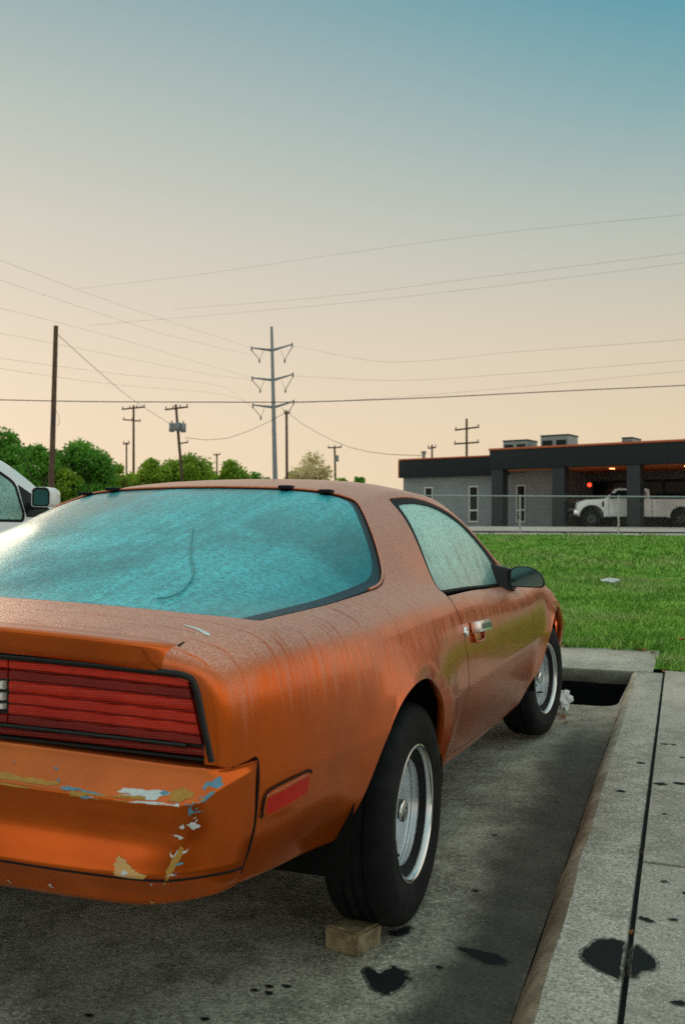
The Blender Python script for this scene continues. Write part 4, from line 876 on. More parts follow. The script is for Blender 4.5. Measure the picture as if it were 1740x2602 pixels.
    # oil stains
    def blot(name,pts,z,par,jit=.004,step=.012,mat=None):
        if par is lot: pts=CP[:2]+(1.105-LZ)/1.105*(np.asarray(pts)-CP[:2]); z=LZ+z
        pp=np.concatenate([pts,pts[:1]]); L=np.linalg.norm(np.diff(pp,axis=0),axis=1).sum(); q=dense(closed(pts,8),step); nn=len(q); q=q+np.stack([np.convolve(rng.normal(0,jit,nn),[.25,.5,.25],'same') for _ in (0,1)],1); o=flat_sheet(name,q,[],z,mat or M['oil'],par); flat_sheet('oil_halo',grow(q,.010 if name=='oil_stain' else .004),[],z-.0006,M['halo'],par); return o
    blot('oil_stain',np.array([(.807,-.255),(.846,-.268),(.869,-.222),(.906,-.24),(.918,-.27),(.923,-.30),(.903,-.355),(.866,-.353),(.832,-.314)]),.0015,lot,.006)
    blot('oil_stain',np.array([(.80,-.03),(.815,-.015),(.838,.02),(.845,-.025),(.82,-.052)]),.0015,lot,.004)
    blot('oil_stain',np.array([(1.0,-.06),(1.05,-.10),(1.10,-.12),(1.13,-.09),(1.08,-.06)]),.0015,lot,.004)
    for x,y in ((.598,-.46),(.635,-.46),(.66,-.415),(.977,-.185),(.62,-.43),(.95,.35),(.9,.9),(1.05,1.4),(.55,-.62),(.3,-.7)): blot('oil_spot',np.array([(x-.010,y),(x,y+.006),(x+.009,y+.002),(x+.004,y-.007)]),.0015,lot,.002,.005)
    k=kr; J=lambda y:kj(y)
    blot('oil_stain',np.array([(1.334,-.232),(1.342,-.195),(1.360,-.150),(1.39,-.128),(J(-.16)-.012,-.135),(J(-.16)-.008,-.17),(J(-.30)-.008,-.335),(J(-.3)-.014,-.33),(1.39,-.310),(1.352,-.275)]),KH+.0015,k,.002)
    blot('oil_stain',np.array([(J(-.15)+.016,-.150),(1.47,-.172),(1.497,-.215),(1.493,-.252),(1.470,-.272),(J(-.3)+.017,-.31)]),KH+.0025,sw,.002)
    for x,y,s in ((1.311,1.245,.018),(1.359,1.733,.02),(1.44,2.15,.016)): blot('oil_spot',np.array([(x-s,y),(x,y+s*.7),(x+s,y+s*.1),(x+.2*s,y-s*.7)]),KH+.0015,k if x<1.4 else sw,.003,.006)
    for x,y,s in ((1.448,1.408,.026),(1.518,1.442,.026),(1.478,2.15,.012),(1.458,.03,.012),(1.475,.02,.012),(1.56,.25,.012),(1.50,.32,.010),(1.53,.05,.012),(1.60,.8,.012),(1.52,1.9,.010),(1.478,1.0,.008),(1.55,-.40,.014)): blot('oil_spot',np.array([(x-s,y),(x,y+s*.6),(x+s,y+s*.1),(x+.2*s,y-s*.6)]),KH+.0025,sw,.0025,.006)
    # lawn
    t=NT('lawn_soil'); n=t.noise(2.2,5,.65); n2=t.noise(30,3,.7); t.set(col=t.mix(t.ramp(t.math('ADD',t.math('MULTIPLY',n,.5),t.math('MULTIPLY',n2,.5)),.38,.62),(.08,.24,.025),(.15,.40,.045)),rough=.9,spec=.2,norm=t.bump(n2,.6,.03)); M['lawn']=t.mat
    xs=np.concatenate([np.linspace(-45,1.2,60),[kj(5)-.061],[kj(5)-.06],np.linspace(1.40,3.05,24)]); P=[]
    for x in xs:
        y0=5.69 if x<kj(5)-.0605 else 4.625; ye=CP[1]+(30+SY*(x-CP[0]))/CY
        P.append([(x,y,z_land(dep(x,y))+.012 if y>y0+.4 else KH+.004) for y in y0+(ye-y0)*np.linspace(0,1,24)**1.6])
    tag(grid_mesh('lawn',np.array(P),M['lawn'],None),kind='structure')
    # pavement beyond the lawn
    P=np.array([[[*bgp(l,d)[:2],z_land(d)+.03] for l in np.linspace(-60,70,14)] for d in (29.9,31,34,38,45,52,75)]); tag(grid_mesh('pavement',P[:,::-1],M['pale_pave'],None),kind='structure')
def make_grass():
    t=NT('grass_blades'); n=t.noise(1.6,5,.7); n2=t.noise(9,3,.7); r=t.noise(70,1)
    col=t.mix(t.ramp(n,.40,.60),(.19,.46,.045),(.42,.74,.11)); col=t.mix(t.ramp(n2,.5,.75,0,.75),col,(.42,.62,.15)); dry=t.noise(.7,4,.65,t.co((1,1,1),(5,3,0))); col=t.mix(t.ramp(dry,.46,.62,0,.8),col,(.50,.60,.20)); col=t.mix(t.ramp(r,.62,.8,0,.6),col,(.38,.38,.16))
    t.set(col=col,rough=.5,spec=.25)
    tr=t.N.new('ShaderNodeBsdfTranslucent'); t.put(tr,0,col); m=t.N.new('ShaderNodeMixShader'); m.inputs[0].default_value=.2; t.L.new(t.b.outputs[0],m.inputs[1]); t.L.new(tr.outputs[0],m.inputs[2]); t.L.new(m.outputs[0],t.out.inputs['Surface'])
    V=[];F=[];k=0
    def field(n,d0,d1,l0,l1,h,w):
        nonlocal k
        d=d0+(d1-d0)*rng.random(n); l=l0*d+(l1-l0)*d*rng.random(n)
        x=CP[0]+l*CY-d*SY; y=CP[1]+l*SY+d*CY
        ok=np.where(x<kj(5)-.05,y>5.66+.05*np.sin(x*9)*np.sin(x*23+1),y>4.60+.04*np.sin(x*11)); ok&=x<3.02; x,y,d=x[ok],y[ok],d[ok]; n=len(x)
        z=np.array([z_land(q) for q in d]); 
        edge=np.where(x<kj(5)-.05,y-5.68,y-4.62); z=np.where(edge<.4,np.maximum(z,KH),z)
        hh=h*(.5+.8*rng.random(n))*(1+.45*np.sin(x*3.1+1.7*np.sin(y*2.3))*np.sin(y*2.7+1.3*np.sin(x*1.9))); a=rng.random(n)*2*math.pi; lean=rng.normal(0,.45,(n,2))*hh[:,None]
        c=np.stack([np.cos(a),np.sin(a),np.zeros(n)],1)*w*(.6+.8*rng.random(n))[:,None]
        base=np.stack([x,y,z],1); tip=base+np.stack([lean[:,0],lean[:,1],hh],1); mid=base+np.stack([lean[:,0]*.35,lean[:,1]*.35,hh*.6],1)
        V.append(np.stack([base-c,base+c,mid+c*.7,mid-c*.7,tip],1).reshape(-1,3)); i=k+5*np.arange(n)
        F.append(np.stack([i,i+1,i+2],1)); F.append(np.stack([i,i+2,i+3],1)); F.append(np.stack([i+3,i+2,i+4],1)); k+=5*n
    field(74000,6.4,10.5,-.02,.44,.060,.0032); field(56000,10.5,16,-.04,.42,.065,.005); field(44000,16,30.2,-.05,.42,.08,.011); field(26000,8,30,-.75,-.03,.09,.012)
    me=tri_mesh('grass',np.concatenate(V),np.concatenate(F)); me.polygons.foreach_set('use_smooth',np.ones(len(me.polygons),bool)); nn=rng.normal(0,.28,(len(me.vertices),3)); nn[:,2]=1; nn/=np.linalg.norm(nn,axis=1,keepdims=True); me.normals_split_custom_set_from_vertices(nn.tolist()); o=link('grass',me,t.mat); tag(o,'bright green mown grass of the lawn behind the kerb','grass',kind='stuff')
# ------------------------------------------------------------------ buildings, poles, wires, trees
def BP(a,b,z): return bgp(7.985+.8145*a+.58*b,51-.58*a+.8145*b,z)
BAX=np.array([BP(1,0,0)-BP(0,0,0),BP(0,1,0)-BP(0,0,0),[0,0,1.]])
def bbox(mb,a0,a1,b0,b1,z0,z1,m=0): return mb.box(BP((a0+a1)/2,(b0+b1)/2,(z0+z1)/2),(a1-a0,b1-b0,z1-z0),ax=BAX,m=m)
def make_building():
    t=NT('grey_block_wall'); br=t.N.new('ShaderNodeTexBrick'); br.inputs['Scale'].default_value=1; br.inputs['Brick Width'].default_value=.4; br.inputs['Row Height'].default_value=.2; br.inputs['Mortar Size'].default_value=.008
    br.inputs['Color1'].default_value=(.23,.25,.265,1); br.inputs['Color2'].default_value=(.27,.29,.305,1); br.inputs['Mortar'].default_value=(.18,.19,.2,1)
    cm=t.co((1,1,1),rot=(rad(90),0,0)); t.L.new(cm,br.inputs['Vector']); n=t.noise(1.2,4,.6); t.set(col=t.mix(t.ramp(n,.3,.7,0,.5),br.outputs['Color'],(.20,.215,.23)),rough=.85); wall=t.mat
    dark=simple('charcoal_metal_fascia',(.012,.018,.021),.6,0,.2,2,spec=.25); cop=simple('sunlit_copper_coping',(.46,.10,.03),.5,.0,.15,3); soff=simple('lamplit_orange_wood_soffit',(.80,.22,.06),.6,0,.25,3)  # coping's sun glow and soffit's lamp glow are put into their oranges
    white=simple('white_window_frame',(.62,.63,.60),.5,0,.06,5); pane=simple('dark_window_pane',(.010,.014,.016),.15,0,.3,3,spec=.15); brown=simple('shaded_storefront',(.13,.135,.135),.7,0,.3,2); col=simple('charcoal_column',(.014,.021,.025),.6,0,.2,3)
    unit=simple('rooftop_unit_metal',(.27,.28,.27),.5,.3,.15,3)
    root=empty('storefront_building',tuple(BP(4,3,1.2)),'low grey block storefront with a charcoal canopy on square columns','building')
    p=lambda name,mat,f,bev=.02,par=None: (lambda b:(f(b),b.build(name,mat,par or root,bevel=bev))[1])(MB())
    # wall with window openings
    wins=[(-5.36,-4.80),(-2.45,-1.85),(.454,1.01)]
    def wallf(b):
        x=-6.82
        for a0,a1 in wins:
            bbox(b,x,a0,2,2.3,1.2,4.12); bbox(b,a0,a1,2,2.3,1.2,1.47); bbox(b,a0,a1,2,2.3,3.52,4.12); x=a1
        bbox(b,x,2.9,2,2.3,1.2,4.3)
    p('wall',wall,wallf,0)
    p('side_wall',wall,lambda b:bbox(b,-6.82,-6.52,2.3,14,1.2,4.12),0); p('return_wall',wall,lambda b:bbox(b,2.62,2.9,2.3,6,1.2,4.3),0)
    for a0,a1 in wins:
        def fr(b):
            bbox(b,a0,a0+.06,1.96,2.1,1.47,3.52); bbox(b,a1-.06,a1,1.96,2.1,1.47,3.52); bbox(b,a0+.06,a1-.06,1.96,2.1,3.45,3.52); bbox(b,a0+.06,a1-.06,1.96,2.1,1.47,1.55); bbox(b,a0+.06,a1-.06,1.96,2.1,2.10,2.19)
        w=p('window',white,fr,0); p('pane',pane,lambda b:bbox(b,a0+.06,a1-.06,2.05,2.07,2.19,3.45),0,w); p('pane',pane,lambda b:bbox(b,a0+.06,a1-.06,2.05,2.07,1.55,2.10),0,w)
    p('wing_fascia',dark,lambda b:bbox(b,-6.86,.05,1.6,1.98,4.08,5.10)); p('wing_roof',dark,lambda b:bbox(b,-6.86,.05,1.99,14,4.75,5.0)); p('coping',cop,lambda b:bbox(b,-6.9,.05,1.55,2.05,5.105,5.19)); p('sunlit_corner_edge',cop,lambda b:bbox(b,-6.94,-6.865,1.6,3,4.08,5.10))  # orange corner strip is the sunlit wall edge, put into colour
    p('canopy_fascia',dark,lambda b:bbox(b,-.1,26,-.15,.30,4.26,5.28)); p('canopy_roof',dark,lambda b:bbox(b,-.1,26,.31,14,4.80,5.15)); p('coping',cop,lambda b:bbox(b,-.14,26,-.2,.4,5.285,5.39)); p('canopy_soffit',soff,lambda b:bbox(b,.0,26,.31,6,4.275,4.33),0)
    for a in (.0,3.43,7.30,11.1,14.8,18.5): p('column',col,lambda b:bbox(b,a,a+.66,-.12,.54,1.2,4.255),.03)
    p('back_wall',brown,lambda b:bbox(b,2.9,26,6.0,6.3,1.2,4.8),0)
    for a0,a1 in ((3.3,5.4),(5.9,8.6),(12.5,15.5)):
        w=p('shop_window',dark,lambda b:[bbox(b,a0,a1,5.9,5.99,3.7,3.82),bbox(b,a0,a1,5.9,5.99,1.2,1.35),bbox(b,a0,a0+.1,5.9,5.99,1.35,3.7),bbox(b,a1-.1,a1,5.9,5.99,1.35,3.7),bbox(b,(a0+a1)/2-.05,(a0+a1)/2+.05,5.9,5.99,1.35,3.7)],0); p('pane',pane,lambda b:bbox(b,a0+.1,a1-.1,5.95,5.97,1.35,3.7),0,w)
    w=p('shop_window',white,lambda b:[bbox(b,10.1,12.1,5.85,5.99,3.55,3.7),bbox(b,10.1,12.1,5.85,5.99,2.6,2.72),bbox(b,10.1,10.25,5.85,5.99,2.72,3.55),bbox(b,11.95,12.1,5.85,5.99,2.72,3.55)],0); p('pane',pane,lambda b:bbox(b,10.25,11.95,5.92,5.95,2.72,3.55),0,w)
    t=NT('lit_red_sign'); t.set(col=(.6,.02,.01),em=(1,.05,.02),ems=.9); lamp=t.mat; t=NT('soffit_lamp'); t.set(col=(.8,.5,.2),em=(1,.45,.15),ems=2.2); sl_=t.mat
    q=(lambda d:at(1497,1232,d))(50.5); b=MB(); b.lathe([(.11,.0),(.11,.05),(.08,.07),(.0001,.07)],20,M=np.array([[-BAX[1][0]*0+BAX[1][0]*-1,BAX[0][0],0,q[0]],[-BAX[1][1],BAX[0][1],0,q[1]],[0,0,1,q[2]],[0,0,0,1.]])); s=b.build('lit_sign',lamp,root)
    for a in (2.3,5.6,9.4): p('soffit_lamp',sl_,lambda b:bbox(b,a,a+.22,2.2,2.42,4.25,4.27),0)
    for (x0,x1,yt,d,nm) in ((1288,1354,1123,55,'rooftop_unit'),(1383,1457,1110,54,'rooftop_unit'),(1590,1617,1117,50,'rooftop_unit')):
        A=at(x0,1135,d); B_=at(x1,1135,d); T=at(x0,yt,d); wd=np.linalg.norm(B_-A); c=(A+B_)/2; b=MB(); h=T[2]-5.15; b.box((c[0],c[1],5.15+h/2),(wd,1.4,h),ax=BAX); o=b.build(nm,unit,root,bevel=.03)
        b=MB(); b.box((c[0],c[1],5.15+h+.04),(wd*1.03,1.45,.06),ax=BAX); b.build('unit_cap',dark,o)
        for f in (-.25,.25):
            b=MB(); b.box(c*[1,1,0]+np.array([0,0,5.15+h*.5])+BAX[0]*wd*f-BAX[1]*.71,(wd*.35,.03,h*.6),ax=BAX); b.build('louvre',dark,o)
    A=at(1076,1150,57); b=MB(); b.tube([(A[0],A[1],4.95),(A[0],A[1],5.55)],.10,10); b.tube([(A[0],A[1],5.55),(A[0],A[1],5.72)],.15,10); b.build('vent_pipe',unit,root)
    sg=at(1041,1190,56.2); b=MB(); b.box(sg,(.35,.12,.45),ax=BAX); b.build('wall_lamp',unit,root,bevel=.03)
def make_fence():
    galv=simple('galvanised_pipe',(.34,.37,.39),.45,.5,.12,8); wire=simple('fence_wire',(.16,.17,.17),.5,.6,.1,5); blk=simple('black_pipe',(.012,.013,.014),.5,0,.2,5)
    d=29.75; z0=z_land(d)+.02; l0=5.52-3.07*4; posts=[l0+3.07*i for i in range(9)]
    root=empty('chain_link_fence',tuple(bgp(5.5,d,z0)),'low galvanised chain link fence along the far edge of the lawn','fence')
    for l in posts:
        b=MB(); b.tube([bgp(l,d,z0-.05),bgp(l,d,z0+1.23)],.027,8); b.tube([bgp(l,d,z0+1.231),bgp(l,d,z0+1.27)],[.034,.012],8); b.build('post',galv,root)
    b=MB(); b.tube([bgp(l,d-.0,z0+1.225) for l in np.linspace(posts[0],posts[-1],30)],.021,8); b.build('top_rail',galv,root)
    V=[];F=[];k=0; L=posts[-1]-posts[0]; H=1.16; s=.075
    for sg in (1,-1):
        for i in range(int((L+H)/s)+1):
            c=i*s-(H if sg>0 else 0); ta,tb=0,H
            x0,x1=(c,c+H) if sg>0 else (c,c-H)
            def clip(x): return (min(max(x,0),L))
            if (x1-x0)==0: continue
            a=clip(x0); bq=clip(x1); 
            if abs(a-bq)<.02: continue
            za=abs(a-x0); zb_=abs(bq-x0); w=.0022
            A=bgp(posts[0]+a,d,z0+.05+za); B_=bgp(posts[0]+bq,d,z0+.05+zb_)
            V+=[A-[0,0,w],A+[0,0,w],B_+[0,0,w],B_-[0,0,w]]; F.append((k,k+1,k+2,k+3)); k+=4
    o=link('chain_mesh',tri_mesh('chain_mesh',V,np.array(F)),wire,root); o['kind']='stuff'
    d=31.2; z0=z_land(d)+.03; ra=empty('pipe_barrier',tuple(bgp(8,d,z0)),'low black pipe barrier on the pavement behind the chain link fence','barrier')
    b=MB(); b.tube([bgp(l,d,z0+.06) for l in np.linspace(-8,19,40)],.028,8); b.build('rail',blk,ra)
    for l in np.arange(-7.5,19,2.45):
        b=MB(); b.tube([bgp(l+.05,d,z0-.02),bgp(l+.05,d,z0+.06)],.03,8); b.build('post',blk,ra)
def wood(): 
    t=NT('weathered_pole_wood'); n=t.noise(3,4,.6,t.co((6,6,.6))); t.set(col=t.mix(t.ramp(n,.3,.7),(.055,.030,.018),(.13,.075,.045)),rough=.85); return t.mat
def make_poles():
    W=wood(); steel=simple('grey_steel_pole',(.22,.25,.28),.5,.3,.1,1); dark=simple('dark_hardware',(.045,.04,.038),.6,.2,.2,4); can=simple('transformer_grey',(.22,.25,.26),.5,.2,.15,3)
    def pole(name,label,top,bot,d,r0,r1,mat,z=1.2,group='utility poles on the skyline'):
        T=at(*top,d); B_=at(*bot,d); f=(z-T[2])/(B_[2]-T[2]); B_=T+(B_-T)*f
        root=empty(name,tuple(B_),label,'utility pole',group); b=MB(); b.tube([B_,T],[r0,r1],12); b.build('pole',mat,root); return root,T,B_,d
    def arm(root,x0,x1,y0,y1,d,r,mat,ins=0,name='crossarm',up=True):
        A=at(x0,y0,d-.15); B_=at(x1,y1,d-.15); b=MB(); m=(A+B_)/2; v=B_-A; L=np.linalg.norm(v); v/=L; h=np.array([-v[1],v[0],0]); u=np.cross(v,h); b.box(m,(L,r*1.4,r*2),ax=np.array([v,h,u])); o=b.build(name,mat,root)
        for i in range(ins):
            q=A+(B_-A)*(.04+.92*i/(ins-1) if ins>1 else .5); b=MB(); b.tube([q,q+[0,0,r*(4 if up else -4)]],r*.7,6); b.build('insulator',dark,o)
        return o
    r,T,_,d=pole('utility_pole','tall bare wooden utility pole nearest on the left before the trees',(143,828),(131,1245),50,.16,.115,W)
    b=MB(); b.tube([at(141,1040,49.8),at(150,1055,49.8),at(152,1075,49.8),at(146,1082,49.8)],.012,6); b.build('hanging_cable',dark,r); b=MB(); b.box(at(137,1068,49.8),(.12,.12,.35)); b.build('junction_box',dark,r)
    r,*_=pole('utility_pole','wooden pole with two crossarms left of the transformer pole',(340,1030),(340,1215),95,.14,.10,W); arm(r,310,369,1040,1034,95,.07,W,4); arm(r,313,358,1066,1070,95,.06,W,3)
    r,*_=pole('utility_pole','leaning wooden pole carrying three grey transformers',(447,1028),(463,1215),85,.15,.11,W); arm(r,420,478,1041,1034,85,.07,W,4)
    for x,y in ((437,1086),(452,1084),(466,1087)):
        c=at(x,y,84.6); b=MB(); b.tube([c-[0,0,.40],c-[0,0,.36],c+[0,0,.36],c+[0,0,.40]],[.20,.25,.25,.20],14); o=b.build('transformer',can,r); b=MB(); b.tube([c+[0,0,.40],c+[0,0,.62]],.05,6); b.build('bushing',dark,o)
    arm(r,455,478,1127,1124,85,.06,dark,2)
    # transmission pole
    r,T,B_,d=pole('transmission_pole','tall grey steel transmission pole with three pairs of arms',(690,830),(699,1215),150,.46,.22,steel,z=1.4)
    for y,dx in ((888,0),(964,2),(1033,4)):
        cx=691+(y-830)/385*9
        for sx,e in ((-1,-53),(1,50)):
            A=at(cx,y+2,d); Bq=at(cx+e,y-(4 if sx<0 else 13),d); Bq=Bq; b=MB(); b.tube([A,Bq],[.22,.10],8); o=b.build('arm',steel,r); b=MB(); b.tube([Bq+[0,0,.25],Bq-[0,0,.5]],.11,6); b.build('arm_tip',dark,o)
            C=at(cx+e*.62,y+26,d); b=MB(); b.tube([Bq-[0,0,.4],C],.055,5); b.tube([at(cx+e*.42,y+2,d),C],.03,5); b.tube([C,C-[0,0,.5]],.12,6); b.build('insulator',dark,o)
    r,*_=pole('utility_pole','slim wooden pole just right of the steel transmission pole',(728,1043),(729,1215),80,.13,.10,W); arm(r,722,736,1050,1049,80,.06,W,2)
    r,*_=pole('utility_pole','distant wooden pole with one crossarm by the pale blossoming tree',(850,1135),(852,1215),180,.22,.18,W); arm(r,833,868,1138,1136,180,.12,W,3); b=MB(); c=at(856,1165,179); b.tube([c-[0,0,.6],c+[0,0,.6]],.35,8); b.build('transformer',can,r)
    r,*_=pole('utility_pole','two arm pole rising behind the low end of the storefront roof',(1185,1064),(1185,1180),160,.24,.18,W); arm(r,1155,1217,1093,1085,160,.13,W,3); arm(r,1153,1216,1128,1124,160,.13,W,3)
    r,*_=pole('utility_pole','small distant pole top beside the vent pipe of the storefront',(1097,1130),(1097,1180),150,.18,.14,W); arm(r,1087,1107,1139,1137,150,.11,W,2)
    r,*_=pole('utility_pole','tiny distant pole between the middle trees and the transmission pole',(551,1152),(552,1215),170,.16,.13,W); arm(r,543,560,1156,1155,170,.09,W,2)
    r,*_=pole('utility_pole','short distant pole left of the two arm wooden pole',(322,1124),(322,1215),160,.16,.13,W); arm(r,314,329,1128,1127,160,.12,W,2)
def make_wires():
    blk=simple('black_cable',(.030,.026,.024),.6,0,.1,1); grey=simple('distant_line_wire',(.20,.18,.15),.6,0,.05,1)
    lines=[('thick','thick black cable crossing the whole view above the car roof',[(-120,1012,40),(0,1016,40),(300,1021,40),(700,1022,40),(1000,1014,40),(1400,995,40),(1740,979,40),(1850,973,40)],.020),
     ('guy','cable running from the tall bare pole down to the transformer pole',[(145,848,50),(230,925,60),(330,1010,74),(445,1085,85)],.016),
     ('swag','sagging cable between the transformer pole and the slim pole',[(470,1112,85),(520,1118,84),(570,1115,83),(640,1092,82),(705,1060,80),(727,1048,80)],.020),
     ('swag','sagging cable from the slim pole to the storefront roof',[(730,1048,80),(770,1078,77),(830,1112,72),(900,1140,66),(980,1154,62),(1076,1158,57)],.018)]
    up=[[(-60,640),(0,661),(190,733),(390,803),(640,884)],[(-60,690),(0,711),(250,795),(420,850),(640,902)],[(-60,770),(0,783),(300,860),(500,920),(640,960)],
        [(-60,900),(0,910),(300,950),(577,985),(640,1036)],[(-60,925),(0,936),(300,978),(580,1005),(645,1030)],[(-60,835),(0,846),(300,905),(560,955),(642,965)]]
    rt=[[(190,735),(500,698),(900,640),(1300,588),(1740,545),(1850,534)],[(440,786),(800,757),(1200,708),(1740,642),(1850,628)],[(222,827),(600,795),(1000,757),(1400,710),(1740,667),(1850,652)],
        [(740,878),(1000,920),(1300,895),(1740,862),(1850,852)],[(742,955),(1000,967),(1300,950),(1740,915),(1850,906)],[(745,1025),(1000,1010),(1300,985),(1740,943),(1850,934)]]
    for kind,lab,P,r in lines: mk_wire(lab,P,r,blk,None)
    O=['uppermost','second highest','third highest','fourth highest','fifth highest','lowest']
    for k,P in enumerate(up): mk_wire(O[(0,1,2,4,5,3)[k]]+' of the thin lines dropping from the left edge to the transmission pole',[(x,y,90+60*min(1,max(0,x/640))) for x,y in P],.011,grey,'thin distant lines left of the transmission pole')
    for k,P in enumerate(rt): mk_wire(O[k]+' of the thin lines climbing to the right edge of the sky',[(x,y,130-50*min(1,max(0,(x-200)/1540))) for x,y in P],.011,grey,'thin distant lines right of the transmission pole')
def mk_wire(lab,P,r,mat,group):
    P=np.array(P,float); Q=np.array([at(*p) for p in spline(P,40)])
    b=MB(); b.tube(Q,r,5); o=b.build('power_line',mat); tag(o,lab,'power line',group)
def make_trees():
    bark=simple('tree_bark',(.07,.05,.035),.9,0,.3,6)
    def leafmat(name,a,b_,c):
        t=NT(name); n=t.noise(.45,4,.6); n2=t.noise(5,2,.6); col=t.mix(t.ramp(n,.35,.65),a,b_); col=t.mix(t.ramp(n2,.5,.75,0,.8),col,c); t.set(col=col,rough=.6,spec=.25)
        tr=t.N.new('ShaderNodeBsdfTranslucent'); t.put(tr,0,col); m=t.N.new('ShaderNodeMixShader'); m.inputs[0].default_value=.4; t.L.new(t.b.outputs[0],m.inputs[1]); t.L.new(tr.outputs[0],m.inputs[2]); t.L.new(m.outputs[0],t.out.inputs['Surface']); return t.mat
    G1=leafmat('dark_green_leaves',(.07,.23,.025),(.15,.38,.042),(.25,.50,.065)); G2=leafmat('yellow_green_leaves',(.18,.32,.025),(.31,.47,.045),(.44,.58,.08)); G3=leafmat('pale_blossom_leaves',(.62,.52,.26),(.74,.64,.40),(.55,.55,.18))
    spec=[('green_tree','large dark green tree at the left edge behind the white car',15,1088,180,76,G1,5200,1),('green_tree','lighter green bushy tree just left of the tall bare pole',100,1130,100,68,G1,3200,1),
      ('green_tree','big round dark green tree just right of the tall bare pole',205,1118,170,72,G1,5600,1),('green_tree','small loose tree with gaps below the two arm wooden pole',303,1180,60,80,G2,1200,.8),
      ('green_tree','yellow green tree right of the two arm wooden pole',385,1164,95,84,G2,2600,1),('green_tree','broad yellow green tree behind the transformer pole',480,1152,140,88,G2,4200,1),
      ('green_tree','ragged green tree left of the transmission pole',585,1168,105,92,G2,2600,.85),('blossom_tree','sparse pale blossoming tree right of the slim pole',793,1147,120,95,G3,2100,.45),('green_tree','low green bush under the pale blossoming tree',745,1196,60,96,G2,900,.7),
      ('green_tree','low dark green treetop just above the car roof before the storefront',912,1211,60,100,G1,1000,1),('green_tree','low green treetop to the left of the dark treetop over the car roof',870,1214,50,104,G2,700,.9)]
    spec+=[('green_tree','low green shrub between the white car and the tall bare pole',62,1175,120,73,G1,1500,1),('green_tree','low green shrub at the foot of the tall bare pole',155,1185,110,70,G2,1300,1),('green_tree','low shrub right of the big round tree',275,1200,80,78,G1,900,1),('green_tree','low shrub behind the two arm wooden pole',340,1196,90,86,G2,1000,1),('green_tree','low shrub left of the transformer pole',430,1188,90,90,G1,1000,1),('green_tree','low shrub between the transformer pole and the ragged tree',532,1186,90,94,G2,1000,1),('green_tree','low shrub at the foot of the transmission pole',650,1198,70,97,G1,700,1)]
    for name,lab,x,yt,w,d,mat,n,dens in spec:
        T=at(x,yt,d); z0=z_land(d)+max(0,-((x-870)/FPX*d)-12)*.012-.05; H=T[2]-z0; Rw=w/FPX*d/2*1.22; n=int(n*3.2)
        root=empty(name,(T[0],T[1],z0),lab,'tree','trees behind the street' if name=='green_tree' else None)
        c=np.array([T[0],T[1],z0]); b=MB(); b.tube([c,c+[.05,0,H*.25],c+[0,.05,H*.5]],[.20,.15,.09],8)
        for k in range(5):
            a=2*math.pi*k/5+rng.random(); e=c+np.array([math.cos(a)*Rw*.6,math.sin(a)*Rw*.6,H*(.55+.3*rng.random())]); b.tube([c+[0,0,H*(.22+.05*k)],(c+[0,0,H*.4]+e)/2,e],[.10,.06,.02],6)
        b.build('trunk',bark,root)
        # lobes
        nl=14; lobes=[]
        for k in range(nl):
            a=rng.random()*2*math.pi; rr=Rw*.62*math.sqrt(rng.random()); zz=H*(.30+.55*rng.random()*(1-.45*(rr/Rw)**2)); s=Rw*(.26+.22*rng.random()); lobes.append((c+[rr*math.cos(a),rr*math.sin(a),min(zz,H-s*.8)],s))
        lobes.append((c+[0,0,H-Rw*.36],Rw*.36)); lobes.append((c+[-Rw*.55,0,H*.30],Rw*.42)); lobes.append((c+[Rw*.55,0,H*.30],Rw*.42))
        pts=[]
        per=n//len(lobes)
        for q,s in lobes:
            v=rng.normal(size=(per,3)); v/=np.linalg.norm(v,axis=1,keepdims=True); rr=s*(rng.random(per)**.4)*(1+.18*rng.normal(size=per)*(1.6-dens)); pts.append(q+v*rr[:,None])
        P=np.concatenate(pts); P[:,2]=np.maximum(P[:,2],z0+.3); m=len(P)
        s=(.10+.11*rng.random(m))*(d/76)*(1.0 if dens>.6 else .8); a=rng.normal(size=(m,3)); a/=np.linalg.norm(a,axis=1,keepdims=True); bb=np.cross(a,rng.normal(size=(m,3))); bb/=np.linalg.norm(bb,axis=1,keepdims=True)
        V=np.stack([P-a*s[:,None],P-bb*s[:,None]*.55,P+a*s[:,None],P+bb*s[:,None]*.55],1).reshape(-1,3); F=np.arange(4*m).reshape(-1,4)
        link('crown',tri_mesh('crown',V,F),mat,root)
